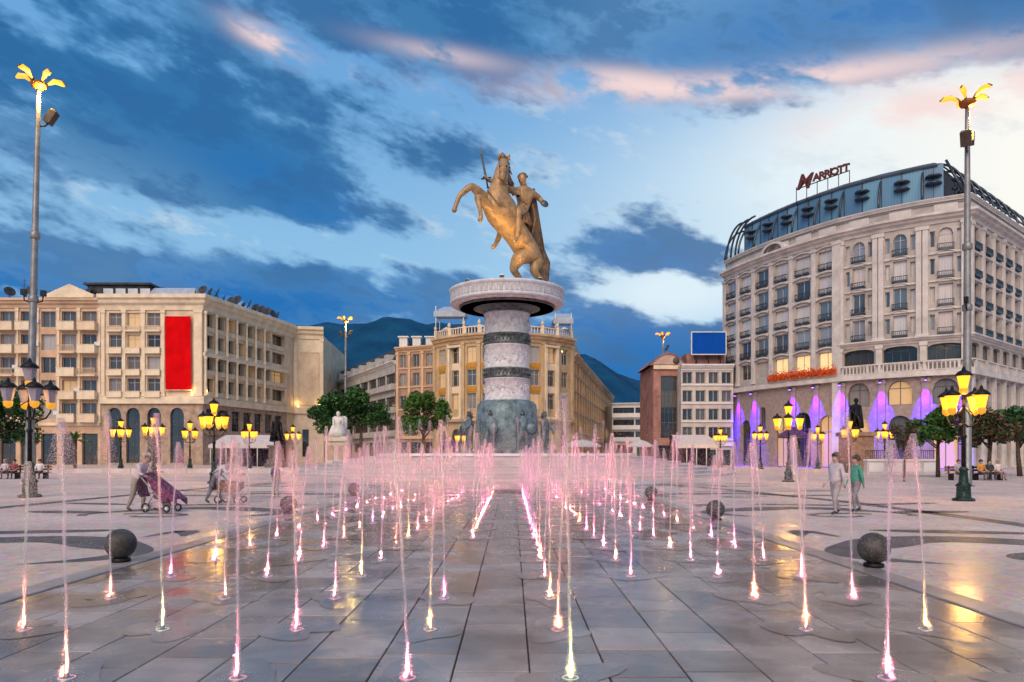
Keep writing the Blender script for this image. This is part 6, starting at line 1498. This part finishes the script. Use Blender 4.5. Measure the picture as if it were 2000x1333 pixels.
for v in range(6):
    h = (1.75, 2.0, 1.9, 2.15, 1.55, 1.85)[v]; lean = (.0, .09, -.04, .05, -.07, .13)[v]
    d = MB(); n = 14
    d.tube([(lean*(k/n)**1.5 + .004*math.sin(k*1.3+v), .004*math.sin(k*2.1), .05 + (h-.05)*k/n) for k in range(n+1)], [.0085 + .005*k/n + (.004 if k == n else 0) for k in range(n+1)], 7, True)
    STREAM.append(d.mesh('stream', M_core))
    def cyl(q, rad, z, lx, k): a = rg.uniform(0, 6.283, k); return np.stack([lx + rad*np.cos(a), rad*np.sin(a), z], 1)
    k = 900; q = rg.random(k)**1.8; A = cyl(q, (.010 + .05*(1-q)**4)*np.sqrt(rg.random(k)), .05+.7*q, lean*(q*.35)**1.5, k)
    k = 1900; q = rg.random(k); B = cyl(q, np.abs(rg.normal(0, 1, k))*(.010+.014*q), .1+(h-.1)*q, lean*q**1.5, k)
    k = 5200; q = np.abs(rg.normal(0, .36, k)); C = cyl(q, (.025 + (.20+.05*(v % 3))*q)*np.sqrt(rg.random(k)), np.maximum(.3, h+.05-q*1.15), lean*1.05+.07*q, k)
    k = 500; q = rg.random(k)**1.5; D = cyl(q, .03+.13*q, .004+.06*(1-q)*rg.random(k), 0*q, k)
    SPRAY.append(drops_mesh('spray', np.concatenate([A, B, C, D]), .00125, M_drop))
spot = {}
for k, c in COLS.items():
    ld = bpy.data.lights.new('jet_lamp_'+k, 'SPOT'); ld.energy = 310; ld.color = c; ld.spot_size = R(125); ld.spot_blend = 1.0; ld.shadow_soft_size = .012; spot[k] = ld
M_puddle = granite('puddle', (.33, .268, .236), .02, .12, .05); PUD = []
for k in range(4):
    d = MB(); rq = random.Random(60+k); ph = [rq.uniform(0, 6.28) for _ in range(4)]
    pts_ = []
    for a in range(28):
        an = 2*math.pi*a/28; q = .26 + .07*math.sin(2*an+ph[0]) + .05*math.sin(3*an+ph[1]) + .03*math.sin(5*an+ph[2]); pts_.append((q*math.cos(an)*1.1, q*math.sin(an)*1.5, .0062))
    d.poly(pts_); PUD.append(d.mesh('puddle', M_puddle))
XL = [-.77, -2.02, -3.28, -4.58]; XR = [.43, 1.60, 2.76, 3.88]
YR = [5.28 + 1.45*k for k in range(18)]
r_ = random.Random(21)
for side, xs in (('left', XL), ('right', XR)):
    for i, x in enumerate(xs):
        for j, Y in enumerate(YR):
            if Y > 31 or abs(x) > .76*Y + .3: continue
            if side == 'right' and i in (1, 2) and j in (0, 1, 2) and (i, j) not in ((2, 1), (2, 0), (2, 2)): continue   # dry nozzle spots near the camera
            if side == 'left' and i == 0 and j in (3, 4, 5): continue
            c = r_.choices(list(COLS), (60, 18, 14, 3, 5))[0]
            if (side, i, j) == ('left', 2, 1): c = 'lime'
            if (side, i, j) in (('left', 3, 0), ('left', 2, 0), ('left', 1, 3), ('right', 3, 1)): c = 'amber' if j else 'coral'
            t = thing('water_jet', '%s lit water jet, %s from front in %s row %s of the walkway' % (c, ORD[j], ORD[i], side), 'water jet', (x, Y, .034), r_.choice((0.0, .6, 1.2, 2.6, 3.4)), 'lit water jets of the floor fountain')
            v = r_.randrange(6); t.scale = (1, 1, r_.uniform(.88, 1.06)); link('nozzle', me_noz, t); link('lamp_lens', me_lens[c], t)
            if Y < 19: link('puddle', PUD[r_.randrange(4)], t)
            link('stream', STREAM[v], t); tag(link('spray', SPRAY[v], t), kind='stuff')
            rz_ = t.rotation_euler.z; o = link('jet_lamp', spot[c], t, (-.058*math.sin(rz_), -.058*math.cos(rz_), .035)); o.rotation_euler = (R(180-3)*1, 0, -rz_)

# jets standing in the round basin
bspot = {}
for k in ('pink', 'coral'): bspot[k] = spot[k].copy(); bspot[k].energy = 180
for k in range(12):
    a = R(-160 + 140*k/11); c = 'pink' if k % 3 else 'coral'
    t = thing('water_jet', '%s lit jet in the round basin, %s counted from its left end' % (c, ORD[k]), 'water jet', (MX + 8.6*math.cos(a), MY + 8.6*math.sin(a), 1.45), k*.7, 'lit water jets in the monument basin')
    t.scale = (2.2, 2.2, 1.45); link('nozzle', me_noz, t); link('lamp_lens', me_lens[c], t); link('stream', STREAM[k % 5], t); tag(link('spray', SPRAY[k % 5], t), kind='stuff')
    rz_ = t.rotation_euler.z; o = link('jet_lamp', bspot[c], t, (-.058*math.sin(rz_), -.058*math.cos(rz_), .035)); o.rotation_euler = (R(180-3)*1, 0, -rz_)
# fine drifting spray over the far half of the fountain
k = 330000; Yd = rg.uniform(12, 50, k); Pd = np.stack([rg.normal(-.4, 4.4, k), Yd-28, np.abs(rg.normal(0, .95, k))+.06], 1); Pd = Pd[Pd[:, 2] < 2.6]
tag(link('drifting_spray', drops_mesh('drifting_spray', Pd, .0030, M_drop), None, (0, 28, 0)), 'fine pink-lit spray drifting over the floor fountain', 'spray', kind='stuff')
k = 42000; a_ = rg.uniform(0, 6.283, k); r2 = 3.3 + np.abs(rg.normal(0, .9, k)); Pb = np.stack([r2*np.cos(a_), r2*np.sin(a_), .1 + np.abs(rg.normal(0, 1.7, k))], 1); Pb = Pb[Pb[:, 2] < 4.6]
tag(link('cascade_spray', drops_mesh('cascade_spray', Pb, .0075, M_drop), None, (MX, MY, 1.45)), 'white water spray veiling the bronze figures at the column foot', 'spray', kind='stuff')
bpy.data.scenes.remove(TMP)
bpy.context.view_layer.update()
